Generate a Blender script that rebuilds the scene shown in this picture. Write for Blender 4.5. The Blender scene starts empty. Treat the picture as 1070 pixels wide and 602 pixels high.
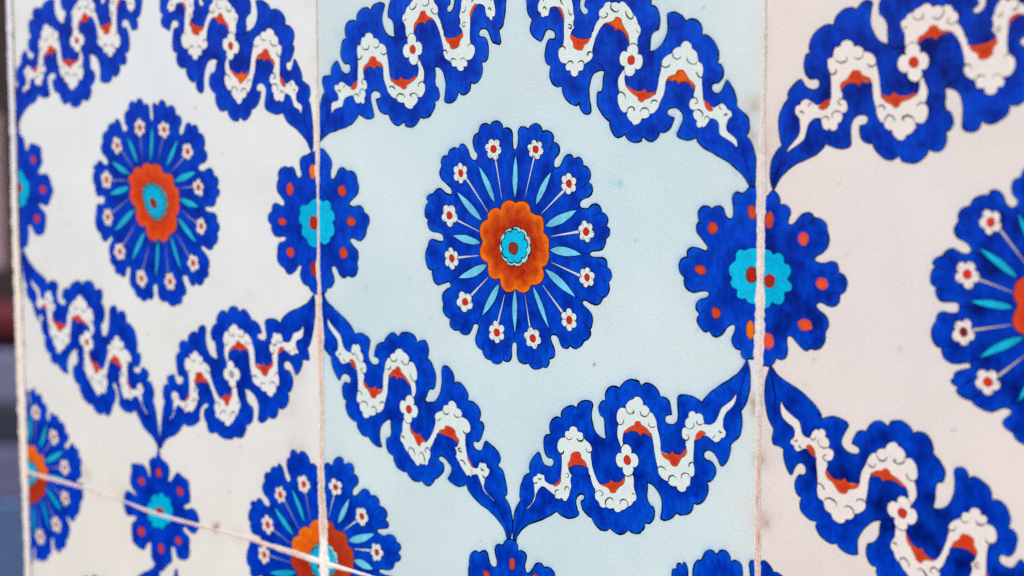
import bpy, math, random
import numpy as np
from mathutils import Vector, Matrix, noise
from mathutils.geometry import delaunay_2d_cdt
from mathutils.kdtree import KDTree

# data traced by hand, millimetres in each tile's own plane (x right, z up from the tile centre)
BAND = [[96.0,-26.92,1],[95.5,-27.11],[93.45,-30.37],[89.93,-33.56],[86.36,-35.87],[82.76,-38.5],[80.24,-41.0],[79.16,-42.51,1],[77.28,-41.74],[75.02,-41.15],[72.38,-41.1],[70.12,-41.73],[69.39,-42.7,1],[69.68,-45.63],[69.89,-48.08],[69.41,-50.15],[67.68,-51.53],[65.77,-51.52],[64.67,-50.63],[64.94,-49.15],[66.46,-48.48],[67.23,-48.36,1],[67.04,-46.65],[66.38,-44.57],[65.2,-43.5],[63.88,-43.13],[62.65,-43.24,1],[61.69,-41.51],[59.72,-39.92],[57.37,-39.43],[55.59,-40.06],[54.66,-40.81,1],[53.85,-39.67],[52.26,-39.13],[53.94,-39.49],[52.51,-39.25],[50.14,-39.26],[47.78,-40.34],[46.21,-42.02],[45.99,-42.82,1],[44.21,-42.43],[41.81,-42.9],[40.22,-44.59],[39.68,-46.27],[39.86,-47.52,1],[38.25,-48.4],[37.05,-50.18],[37.25,-51.95,1],[37.92,-53.08],[39.15,-53.53],[39.75,-55.24],[39.87,-57.79],[40.25,-60.63,1],[38.45,-60.47],[36.38,-59.31],[34.96,-57.6],[34.09,-54.82],[34.05,-52.24],[34.43,-49.93],[33.75,-49.06],[32.1,-48.85],[30.04,-49.28],[28.39,-50.36],[27.42,-52.26,1],[26.32,-51.58],[24.23,-51.89],[22.14,-53.05],[20.89,-54.54],[20.66,-56.54,1],[18.79,-56.5],[16.68,-57.81],[15.67,-59.95],[15.87,-61.9],[16.31,-62.82,1],[14.17,-63.49],[13.07,-65.32],[13.19,-67.96],[14.07,-70.14],[15.29,-71.13],[16.66,-71.1],[17.7,-71.99],[17.04,-73.56],[15.15,-74.15],[13.42,-73.77],[12.37,-72.42],[11.48,-70.57],[10.61,-69.91,1],[9.06,-71.31],[7.33,-73.6],[6.65,-75.73],[6.93,-77.36],[7.2,-77.78,1],[4.75,-79.08],[3.19,-81.72],[2.41,-84.02],[2.33,-84.33],[2.17,-87.06],[2.8,-88.17,1],[0.87,-91.04],[-0.26,-93.97],[-0.86,-96.81],[-1.12,-98.71],[-0.92,-101.27],[-0.54,-103.24],[0.53,-103.51,1],[0.71,-103.2],[1.4,-101.15],[3.6,-98.34],[7.11,-95.83],[11.04,-93.99],[15.36,-91.69],[19.2,-89.1,1],[20.92,-90.1],[23.91,-90.54],[26.44,-90.06],[28.53,-88.87],[29.11,-88.1,1],[28.08,-86.31],[27.62,-84.08],[28.44,-82.09],[30.09,-81.0],[31.36,-81.62],[31.21,-82.77],[29.89,-83.8],[30.42,-85.87],[31.86,-87.25],[33.54,-88.25],[34.62,-88.37,1],[35.22,-89.37],[36.48,-90.64],[38.56,-91.74],[41.03,-91.59],[42.48,-90.46,1],[43.88,-91.36],[46.32,-91.79],[48.73,-91.06],[50.16,-89.62,1],[51.53,-90.13],[53.93,-90.17],[55.66,-89.51],[54.07,-90.12],[56.03,-88.77],[57.03,-87.29],[57.01,-86.01,1],[59.13,-85.61],[60.66,-83.84],[61.01,-81.74],[60.58,-80.04,1],[59.63,-79.77],[58.43,-78.71],[57.76,-76.92],[57.95,-74.34],[57.82,-72.13,1],[60.03,-72.7],[62.41,-74.49],[63.87,-77.08],[64.09,-79.89],[63.54,-83.17,1],[64.17,-83.49],[66.1,-83.32],[68.39,-81.93],[69.88,-80.07,1],[71.43,-80.54],[74.08,-79.91],[76.16,-77.95],[76.63,-75.8,1],[78.51,-75.64],[80.72,-73.99],[81.93,-71.6],[82.09,-69.09],[81.53,-67.83,1],[83.16,-67.35],[84.59,-65.56],[85.05,-63.32],[84.27,-61.92],[82.99,-60.91],[81.12,-60.73],[80.2,-59.83],[80.47,-58.37],[82.15,-57.53],[84.02,-57.96],[85.54,-59.55],[86.69,-61.51],[87.22,-61.79,1],[88.16,-61.26],[89.56,-59.18],[90.44,-56.6],[90.38,-54.47,1],[92.29,-52.57],[94.03,-50.47],[94.52,-47.37],[94.38,-44.98],[93.97,-43.23,1],[95.76,-40.56],[97.06,-36.17],[97.22,-31.96],[96.61,-28.45]]
SCROLL_T = [[92.08,-37.96,1],[90.83,-39.77],[88.71,-41.59],[86.57,-43.43],[85.53,-45.72],[84.48,-47.83],[82.67,-49.09],[80.23,-49.4,1],[79.9,-48.1],[79.42,-46.64],[77.76,-46.15],[76.88,-46.66,1],[76.11,-45.91],[74.61,-46.14],[73.89,-47.17],[74.06,-48.07,1],[72.95,-48.98],[72.61,-50.46],[73.01,-51.45,1],[71.73,-52.02],[71.31,-53.46],[71.81,-55.12],[72.89,-55.81],[72.92,-57.24],[73.33,-58.6],[72.46,-59.99],[70.2,-60.86],[68.9,-60.83],[67.74,-60.52],[66.99,-61.15],[65.22,-61.19],[63.27,-60.69],[62.99,-58.54],[62.55,-56.09],[61.56,-53.42],[61.13,-51.29],[59.68,-49.13],[58.35,-48.76,1],[58.09,-47.67],[56.74,-46.8],[55.72,-46.83,1],[55.38,-45.55],[53.95,-44.5],[52.37,-44.54],[51.44,-45.56,1],[50.43,-45.98],[49.49,-46.63],[48.4,-47.86],[48.26,-48.96,1],[46.34,-49.12],[44.77,-51.14],[44.66,-53.52],[45.48,-54.67],[45.11,-56.33],[45.08,-58.9],[46.17,-61.41],[47.43,-64.28],[48.32,-69.26],[48.54,-72.11],[48.23,-73.08],[47.45,-73.87],[45.2,-74.52],[43.98,-74.48],[42.76,-74.3],[41.8,-75.12],[40.34,-75.77],[37.73,-75.97],[37.48,-75.8],[36.22,-74.26],[34.94,-71.55],[34.14,-68.43],[33.95,-66.51],[34.42,-65.14],[33.74,-63.62],[32.73,-62.81],[31.23,-62.08],[30.55,-61.34,1],[30.2,-60.09],[28.11,-59.9,1],[27.68,-58.73],[26.0,-58.41],[24.58,-59.22],[24.35,-60.36,1],[22.92,-60.59],[22.34,-61.86],[22.69,-62.73,1],[20.58,-63.46],[19.33,-65.31],[19.18,-67.31],[20.05,-68.68],[20.91,-69.2],[21.19,-71.27],[21.14,-73.92],[20.75,-76.96],[19.92,-78.63],[17.37,-80.01],[16.08,-80.06],[13.92,-79.38],[13.65,-78.29,1],[13.29,-77.49],[11.91,-77.46,1],[11.56,-77.25],[10.43,-77.52],[10.0,-78.26,1],[8.7,-78.82],[8.1,-79.93],[8.72,-81.17],[8.83,-82.83],[9.03,-85.48],[7.92,-88.04],[5.92,-90.3],[4.43,-92.07,1],[7.05,-89.75],[9.22,-87.13],[9.89,-84.65],[11.35,-82.51],[13.08,-81.6],[15.25,-82.35],[17.41,-83.42],[18.28,-83.8,1],[18.54,-84.62],[20.26,-84.64],[21.44,-84.09,1],[21.96,-84.79],[23.24,-84.89],[23.99,-83.76,1],[24.65,-82.64],[25.05,-80.92,1],[25.7,-79.15],[25.26,-77.91],[25.24,-76.46,1],[25.65,-75.54],[24.8,-74.7],[24.27,-73.47],[24.52,-73.01],[27.03,-71.6],[29.95,-71.29],[32.62,-71.62],[33.06,-73.18],[33.76,-75.67],[33.57,-73.83],[34.17,-75.69],[35.03,-77.49],[36.04,-78.62],[35.81,-79.96],[36.09,-81.55],[37.59,-82.58,1],[38.18,-83.77],[39.67,-84.15],[40.81,-83.61,1],[42.12,-84.02],[43.9,-83.56,1],[44.73,-84.44],[46.19,-84.42],[47.55,-83.52,1],[48.74,-82.91],[49.93,-81.79,1],[51.35,-81.14],[52.28,-79.68,1],[53.46,-78.82],[53.51,-77.4],[52.85,-75.92],[52.42,-74.72],[52.38,-72.48],[51.95,-70.96],[50.32,-68.92],[48.64,-64.72],[47.52,-60.74],[47.34,-59.5],[48.09,-56.89],[50.62,-55.85],[52.83,-55.25],[54.96,-55.17],[53.38,-55.65],[56.53,-55.66],[58.88,-55.67],[59.54,-57.2],[60.14,-59.63],[60.58,-62.08],[61.42,-64.78],[61.92,-66.35],[62.1,-67.27,1],[62.43,-68.47],[63.47,-69.56],[64.8,-70.15],[66.2,-70.34,1],[66.99,-71.27],[68.38,-71.65],[69.68,-71.42,1],[70.24,-72.45],[71.78,-72.93],[73.36,-72.21],[73.71,-70.89,1],[74.98,-70.04],[75.24,-68.56],[75.29,-67.49,1],[76.63,-66.64],[76.73,-64.44],[76.3,-62.65],[76.24,-60.18],[76.4,-57.67],[76.5,-55.42],[76.86,-54.93],[77.97,-54.44],[80.55,-53.1],[81.67,-53.17],[82.8,-53.79],[83.92,-54.35,1],[84.81,-54.63],[86.12,-53.99],[86.83,-52.84,1],[88.13,-52.33],[88.6,-50.73],[87.84,-49.75],[87.45,-49.08,1],[87.53,-46.63],[88.43,-44.67],[90.2,-42.89],[91.6,-41.17],[92.12,-39.28]]
FLAME = [[[47.71,-57.05,1],[49.7,-55.34],[51.36,-54.43],[52.28,-53.92],[52.47,-53.14],[53.46,-52.56],[54.53,-52.71],[55.01,-53.44],[56.34,-53.93],[58.02,-54.94],[59.52,-57.2,1],[58.38,-56.59],[56.72,-56.16],[55.66,-56.11],[54.88,-57.3,1],[53.8,-56.41],[52.19,-56.02],[50.39,-56.25],[48.72,-57.21]],[[63.12,-60.98,1],[64.45,-61.39],[65.61,-61.57],[66.99,-61.22],[67.73,-60.1,1],[68.67,-60.94],[70.35,-60.97],[71.71,-60.31],[72.81,-58.88],[73.33,-58.55,1],[73.58,-59.5],[72.86,-60.87],[71.52,-61.9],[70.49,-63.64],[69.75,-64.76],[68.53,-64.97],[67.45,-64.65],[66.81,-63.63],[65.65,-63.2],[64.09,-62.52]],[[25.3,-68.28],[26.54,-67.28],[28.63,-66.94],[29.48,-67.58],[29.91,-68.82],[31.59,-69.84],[32.53,-71.57,1],[30.37,-71.22],[27.03,-71.6],[25.35,-72.41],[24.1,-73.28,1],[23.91,-71.8],[24.9,-70.31],[25.14,-69.29]],[[37.65,-76.12,1],[39.53,-76.04],[41.8,-75.12],[42.76,-73.92,1],[43.74,-74.52],[45.36,-74.49],[46.96,-73.76],[48.38,-72.03,1],[48.55,-72.84],[48.02,-74.41],[46.43,-75.59],[45.24,-76.97],[44.45,-78.08],[42.67,-78.33],[42.17,-77.52],[41.01,-76.75],[39.13,-76.63]],[[76.86,-55.05],[76.98,-53.67],[77.77,-52.44],[79.03,-51.75],[80.3,-51.85],[80.91,-52.43,1],[80.03,-53.0],[78.86,-54.11],[77.61,-54.75]],[[20.92,-76.8,1],[20.78,-78.61],[19.51,-80.03],[18.24,-80.52],[17.2,-80.18,1],[18.65,-79.52],[19.92,-78.43]]]
CURL_T = [[[19.79,-68.2],[20.65,-68.85],[21.75,-68.4],[22.08,-67.43]],[[22.69,-62.66],[23.97,-63.44],[25.22,-63.04],[25.55,-62.2]],[[27.57,-62.47],[28.75,-63.13],[30.24,-62.69],[30.72,-61.51]],[[31.77,-64.79],[31.95,-65.87],[33.2,-66.38],[34.26,-65.68]],[[48.41,-48.31],[48.76,-50.03],[50.36,-50.62],[51.62,-49.98],[51.52,-48.99]],[[45.0,-54.56],[46.29,-54.87],[47.48,-54.05],[47.69,-52.87]],[[51.06,-50.43],[51.69,-50.08],[51.99,-49.4]],[[54.43,-48.97],[54.85,-50.24],[56.59,-50.6],[57.82,-49.6],[58.11,-48.74]],[[57.88,-52.3],[58.21,-53.32],[59.47,-53.75],[60.78,-53.11]],[[72.85,-51.35],[74.15,-51.89],[75.5,-51.43],[76.22,-50.33],[75.6,-49.57]],[[77.08,-48.72],[77.48,-49.71],[78.61,-49.96],[79.93,-49.14]],[[72.35,-55.47],[73.49,-55.72],[74.23,-54.85],[73.98,-54.03],[73.07,-53.92]],[[83.16,-53.43],[83.89,-53.06],[84.46,-52.3]],[[85.88,-50.42],[86.19,-50.99],[87.14,-51.08]],[[62.09,-66.77],[63.0,-66.04],[64.24,-66.08],[65.34,-66.9]],[[66.58,-70.46],[66.7,-68.99],[68.07,-68.13],[69.61,-68.55]],[[71.67,-68.44],[71.65,-67.32],[72.99,-66.46],[74.52,-66.69],[74.77,-67.58]],[[74.3,-64.24],[74.8,-63.03],[75.77,-62.49],[76.54,-63.11]],[[36.06,-79.59],[37.52,-78.48],[38.92,-78.75],[39.26,-79.67],[38.45,-80.27]],[[40.72,-83.3],[40.45,-81.86],[41.65,-80.4],[43.11,-80.2],[43.86,-81.1]],[[46.7,-81.55],[46.92,-80.28],[48.52,-79.6],[49.74,-80.34],[50.0,-81.65]],[[51.52,-77.44],[52.23,-76.87],[53.11,-77.35]],[[18.53,-83.75],[18.26,-82.61],[19.11,-81.66],[20.22,-81.59]],[[22.6,-81.16],[22.92,-80.11],[23.76,-79.7],[24.62,-80.34]],[[22.87,-76.35],[23.89,-76.5],[24.39,-75.76],[23.87,-75.12],[23.03,-75.53]],[[8.81,-80.95],[9.59,-81.08],[10.28,-80.42]],[[10.44,-79.05],[11.32,-79.37],[12.27,-78.8]]]
INNER = [[[40.25,-60.63],[38.48,-62.21],[36.03,-62.93]],[[57.82,-72.13],[56.06,-70.85],[52.9,-70.96],[51.29,-70.41]],[[95.83,-28.56],[94.94,-32.27],[93.78,-36.63],[93.72,-39.65]],[[-0.54,-103.24],[0.94,-99.19],[2.69,-95.45],[4.43,-92.41]]]
BFLORET = [49.47,-66.18,4.99,5.35]
BCENTRE = [49.47,-66.18,1.51,1.53]
TPL = {"tv":[96.0,-26.92],"b1":[79.16,-42.51],"k1":[66.73,-50.12],"k1o":[69.39,-42.7],"c0":[62.65,-43.24],"c1":[54.66,-40.81],"c1b":[45.99,-42.82],"c1c":[39.86,-47.52],"l1o":[37.25,-51.95],"l1t":[40.25,-60.63],"l1p":[34.43,-49.93],"c2":[27.42,-52.26],"c2b":[20.66,-56.54],"c2c":[16.31,-62.82],"k2":[15.56,-72.55],"k2o":[10.61,-69.91],"s1":[7.2,-77.78],"s2":[2.8,-88.17],"th":[-0.01,-103.48],"b2":[19.2,-89.1],"k3":[29.69,-82.12],"lip":[34.62,-88.37],"c3":[42.48,-90.46],"c4":[50.16,-89.62],"c4b":[57.01,-86.01],"l2t":[57.82,-72.13],"l2p":[60.58,-80.04],"l2o":[63.54,-83.17],"c5":[69.88,-80.07],"c6":[76.63,-75.8],"c6b":[81.53,-67.83],"k4":[81.82,-59.07],"k4o":[87.22,-61.79],"s3":[90.38,-54.47],"s4":[93.97,-43.23],"fc":[49.47,-66.18],"a1":[53.0,-44.45],"u1":[71.78,-72.93],"a2":[26.0,-58.41],"u2":[45.95,-84.47],"f1":[53.72,-52.56],"f2":[68.99,-64.89],"f3":[27.55,-67.12],"f4":[43.48,-78.25],"e1":[88.38,-50.76],"e2":[8.1,-79.93],"wv":[92.08,-37.96],"wh":[4.43,-92.07],"p1":[75.36,-45.9],"p2":[23.24,-84.89]}
LM = {"T2BL":{"tv":[-98.13,-26.56],"b1":[-80.4,-40.32],"k1":[-69.69,-49.02],"k1o":[-72.18,-41.97],"c0":[-64.88,-41.42],"c1":[-57.38,-38.51],"c1b":[-47.76,-39.28],"c1c":[-42.44,-44.32],"l1o":[-38.6,-53.76],"l1t":[-44.1,-59.93],"l1p":[-35.45,-47.91],"c2":[-29.11,-51.74],"c2b":[-22.55,-56.99],"c2c":[-17.44,-63.23],"k2":[-17.86,-72.29],"k2o":[-13.46,-70.0],"s1":[-8.22,-77.69],"s2":[-4.98,-88.41],"th":[-2.79,-103.09],"b2":[-23.39,-87.22],"k3":[-34.76,-80.09],"lip":[-38.89,-87.85],"c3":[-45.41,-89.84],"c4":[-53.3,-87.86],"c4b":[-59.98,-83.1],"l2t":[-61.42,-69.62],"l2p":[-63.78,-77.03],"l2o":[-66.33,-80.47],"c5":[-73.48,-77.85],"c6":[-79.66,-73.36],"c6b":[-85.14,-66.14],"k4":[-84.42,-57.5],"k4o":[-89.28,-58.83],"s3":[-93.64,-50.49],"s4":[-97.37,-41.66],"fc":[-52.04,-64.35],"a1":[-56.6,-42.64],"u1":[-74.77,-71.23],"a2":[-29.94,-58.01],"u2":[-47.85,-84.57],"f1":[-57.62,-49.34],"f2":[-70.81,-62.97],"f3":[-31.44,-67.67],"f4":[-46.86,-77.01],"e1":[-90.96,-48.46],"e2":[-12.57,-81.86],"wv":[-95.27,-35.71],"wh":[-8.4,-91.57],"p1":[-78.67,-43.71],"p2":[-23.11,-83.97]},"T2TL":{"tv":[-99.52,30.09],"b1":[-77.69,41.37],"k1":[-68.5,48.6],"k1o":[-69.67,41.36],"c0":[-62.14,42.02],"c1":[-54.0,39.83],"c1b":[-46.09,41.69],"c1c":[-38.79,47.41],"l1o":[-36.81,50.96],"l1t":[-38.79,59.41],"l1p":[-34.14,48.25],"c2":[-27.25,51.29],"c2b":[-21.59,54.57],"c2c":[-16.58,61.43],"k2":[-15.52,71.26],"k2o":[-11.31,68.28],"s1":[-8.6,72.31],"fc":[-49.73,65.22],"a1":[-50.62,44.36],"f1":[-54.2,51.13],"u1":[-71.69,70.75],"f2":[-70.02,62.28],"a2":[-26.13,58.19],"f3":[-29.56,65.86],"f4":[-44.62,78.7],"l2t":[-58.71,69.41],"l2p":[-62.14,76.18],"l2o":[-63.87,80.61],"c5":[-71.28,78.82],"c6":[-78.52,74.68],"c6b":[-83.96,68.56],"k4":[-83.56,57.37],"k4o":[-88.98,60.15],"s3":[-92.35,55.18],"s4":[-95.88,48.76],"wv":[-92.05,40.76],"e1":[-90.34,50.0],"p1":[-75.25,45.18],"k3":[-31.2,79.3],"e2":[-10.3,79.92]},"T2TR":{"tv":[96.54,25.75],"b1":[74.9,40.55],"k1":[65.65,47.92],"k1o":[67.23,41.24],"c0":[60.66,41.52],"c1":[53.65,39.85],"c1b":[46.39,40.34],"c1c":[40.01,43.9],"l1o":[34.52,51.68],"l1t":[37.74,59.95],"l1p":[32.16,47.89],"c2":[27.02,49.55],"c2b":[19.54,54.59],"c2c":[14.89,61.02],"k2":[14.6,71.2],"k2o":[10.18,68.89],"s1":[6.47,75.93],"fc":[48.52,63.68],"a1":[50.24,43.33],"f1":[52.81,50.71],"u1":[70.11,70.23],"f2":[68.47,61.19],"a2":[24.86,57.74],"f3":[26.77,66.57],"f4":[42.96,77.16],"l2t":[55.93,66.66],"l2p":[59.2,73.44],"l2o":[62.48,78.2],"c5":[69.96,76.21],"c6":[76.29,72.2],"c6b":[82.09,63.58],"k4":[81.64,55.89],"k4o":[86.03,58.47],"s3":[89.8,50.77],"s4":[93.74,41.97],"wv":[90.17,38.0],"e1":[87.9,47.79],"p1":[75.71,43.55],"k3":[28.62,78.88],"e2":[8.95,81.14]},"T1TL":{"tv":[-97.95,25.82],"b1":[-80.88,41.18],"k1":[-69.65,49.37],"k1o":[-71.9,41.9],"c1":[-57.87,39.38],"c1b":[-48.38,40.46],"l1o":[-39.0,51.45],"l1t":[-42.03,59.36],"l1p":[-35.32,49.24],"c2":[-26.28,51.41],"c2b":[-21.46,56.26],"c2c":[-17.37,60.27],"k2":[-16.89,72.36],"k2o":[-12.19,69.85],"s1":[-9.06,74.37],"fc":[-51.07,65.03],"a1":[-55.41,44.1],"f1":[-56.77,53.38],"u1":[-73.47,71.77],"f2":[-70.82,62.59],"a2":[-27.3,58.64],"f3":[-29.95,68.05],"f4":[-44.9,76.76],"l2t":[-60.44,72.15],"l2p":[-61.13,77.94],"l2o":[-66.55,81.96],"c5":[-76.71,78.27],"c6":[-82.72,73.73],"k4":[-85.06,57.87],"k4o":[-89.31,60.27],"s3":[-93.33,54.53],"s4":[-96.08,45.25],"wv":[-91.87,41.21],"e1":[-90.92,50.0],"p1":[-79.21,45.21],"e2":[-10.09,80.91],"k3":[-31.62,81.63]},"T1TR":{"tv":[96.93,26.08],"b1":[80.49,40.02],"k1":[67.57,49.32],"k1o":[69.88,42.12],"c0":[62.64,40.89],"c1":[55.37,37.64],"c1b":[47.67,39.99],"c1c":[40.66,45.69],"l1o":[37.06,52.45],"l1t":[41.96,58.9],"l1p":[33.48,47.69],"c2":[28.29,50.84],"c2b":[22.39,55.81],"c2c":[16.81,61.13],"k2":[15.96,72.55],"k2o":[12.17,69.78],"s1":[8.05,76.04],"fc":[50.27,64.61],"a1":[54.34,42.47],"f1":[56.02,50.27],"u1":[73.6,71.64],"f2":[71.22,63.77],"a2":[28.28,58.66],"f3":[29.18,68.57],"f4":[44.44,77.04],"l2t":[59.9,70.1],"l2p":[62.55,77.16],"l2o":[65.46,81.65],"c5":[74.62,78.67],"c6":[82.39,73.03],"c6b":[86.06,65.62],"k4":[84.08,57.59],"k4o":[87.38,60.45],"s3":[91.77,52.6],"s4":[95.09,45.61],"wv":[90.71,39.94],"e1":[89.24,48.96],"p1":[76.93,44.43],"k3":[32.53,80.67],"e2":[11.67,80.6]},"T1BL":{"tv":[-96.81,-27.41],"b1":[-78.32,-41.72],"k1":[-67.06,-48.51],"k1o":[-70.03,-41.63],"c1":[-52.14,-39.44],"c1b":[-42.75,-41.12],"c1c":[-38.56,-45.8],"l1o":[-36.81,-52.89],"l1t":[-38.49,-59.89],"l1p":[-32.94,-48.56],"c2":[-27.17,-49.71],"c2b":[-21.25,-52.71],"c2c":[-14.4,-64.13],"k2":[-14.55,-71.51],"k2o":[-10.67,-70.01],"s1":[-7.59,-75.47],"s2":[-3.95,-83.11],"th":[-0.53,-103.83],"b2":[-16.7,-89.26],"k3":[-30.22,-80.69],"c4b":[-56.37,-84.11],"l2t":[-57.46,-68.38],"l2p":[-60.25,-75.96],"l2o":[-64.31,-79.92],"c5":[-72.54,-76.73],"c6":[-77.47,-73.08],"k4":[-84.01,-57.51],"k4o":[-85.61,-59.59],"s3":[-90.11,-52.16],"s4":[-94.45,-43.99],"fc":[-49.79,-64.29],"a1":[-53.77,-44.21],"u1":[-70.85,-71.97],"a2":[-28.22,-58.89],"f1":[-55.59,-52.8],"f2":[-70.06,-62.12],"f3":[-29.54,-67.73],"f4":[-43.41,-77.33],"u2":[-42.86,-86.84],"wv":[-90.38,-40.82],"wh":[-7.24,-90.96],"e1":[-87.38,-51.17],"p1":[-77.01,-44.57],"e2":[-10.66,-80.4],"p2":[-23.91,-85.35]},"T1BR":{"tv":[97.23,-27.78],"b1":[77.56,-40.72],"k1":[66.43,-47.7],"k1o":[68.27,-41.81],"c0":[60.46,-41.96],"c1":[52.71,-39.81],"c1b":[45.49,-40.78],"c1c":[38.54,-45.68],"l1o":[35.12,-51.54],"l1t":[39.0,-60.02],"l1p":[32.04,-48.95],"c2":[26.21,-51.45],"c2b":[19.89,-55.78],"c2c":[14.75,-60.24],"k2":[14.37,-72.02],"k2o":[10.38,-70.16],"s1":[6.65,-75.1],"s2":[3.82,-82.78],"th":[0.81,-102.79],"b2":[16.57,-89.9],"k3":[30.66,-80.27],"c3":[37.34,-90.33],"c4":[49.12,-90.35],"c4b":[56.35,-84.38],"l2t":[55.75,-69.92],"l2p":[60.27,-76.44],"l2o":[63.42,-81.35],"c5":[70.03,-78.81],"c6":[75.81,-74.51],"c6b":[81.56,-67.62],"k4":[80.96,-56.94],"k4o":[86.47,-60.17],"s3":[90.1,-53.71],"s4":[93.24,-48.86],"fc":[47.6,-65.09],"a1":[49.3,-44.65],"u1":[70.99,-70.8],"a2":[24.77,-58.56],"u2":[44.67,-86.74],"f1":[52.09,-51.0],"f2":[68.06,-62.99],"f3":[27.23,-67.08],"f4":[44.29,-78.42],"wv":[90.86,-40.12],"wh":[6.77,-90.44],"e1":[87.72,-50.82],"p1":[74.1,-45.11],"e2":[8.67,-79.65],"p2":[22.13,-84.25]},"T3TL":{"tv":[-96.28,26.25],"b1":[-78.07,41.13],"k1":[-66.01,48.55],"k1o":[-69.41,41.48],"c0":[-62.38,41.96],"c1":[-53.65,38.87],"c1b":[-44.23,41.3],"l1t":[-39.57,58.6],"l1o":[-37.07,50.94],"l1p":[-34.0,48.26],"c2":[-27.86,50.03],"c2b":[-19.69,54.7],"fc":[-49.83,65.49],"a1":[-52.9,43.43],"f1":[-55.14,52.56],"u1":[-71.69,71.39],"f2":[-68.79,62.69],"a2":[-25.44,57.13],"f3":[-27.92,66.95],"f4":[-43.92,75.8],"l2t":[-58.23,70.31],"l2p":[-61.5,78.57],"l2o":[-63.83,82.01],"c5":[-69.14,80.04],"c6":[-76.7,75.61],"c6b":[-84.48,67.52],"k4":[-82.5,58.21],"k4o":[-87.53,59.54],"s3":[-91.82,53.78],"s4":[-93.48,39.75],"wv":[-91.7,37.45],"e1":[-88.85,49.64],"p1":[-75.58,44.89],"k3":[-30.28,80.15]},"T3BL":{"tv":[-95.49,-27.71],"b1":[-76.47,-41.19],"k1":[-65.35,-48.56],"k1o":[-67.12,-41.78],"c0":[-61.2,-42.58],"c1":[-53.89,-40.01],"c1b":[-45.64,-40.7],"c1c":[-38.92,-45.52],"l1o":[-34.94,-52.13],"l1t":[-38.04,-61.25],"l1p":[-32.0,-49.83],"c2":[-27.11,-51.04],"c2b":[-19.77,-55.53],"c2c":[-14.44,-62.51],"k2":[-14.84,-72.25],"k2o":[-9.96,-70.97],"fc":[-48.1,-64.72],"a1":[-51.49,-44.18],"u1":[-69.32,-71.95],"a2":[-24.66,-58.81],"f1":[-54.02,-52.49],"f2":[-68.79,-62.57],"f3":[-27.27,-67.12],"f4":[-42.04,-78.26],"l2t":[-55.19,-68.37],"l2p":[-59.24,-76.14],"l2o":[-62.5,-79.96],"c5":[-70.09,-78.31],"c6":[-77.45,-73.0],"c6b":[-82.7,-66.52],"k4":[-83.0,-57.63],"k4o":[-86.91,-60.14],"s3":[-89.8,-52.46],"s4":[-93.61,-47.1],"wv":[-91.33,-37.51],"e1":[-87.26,-49.48],"p1":[-76.37,-44.1]}}
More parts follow.
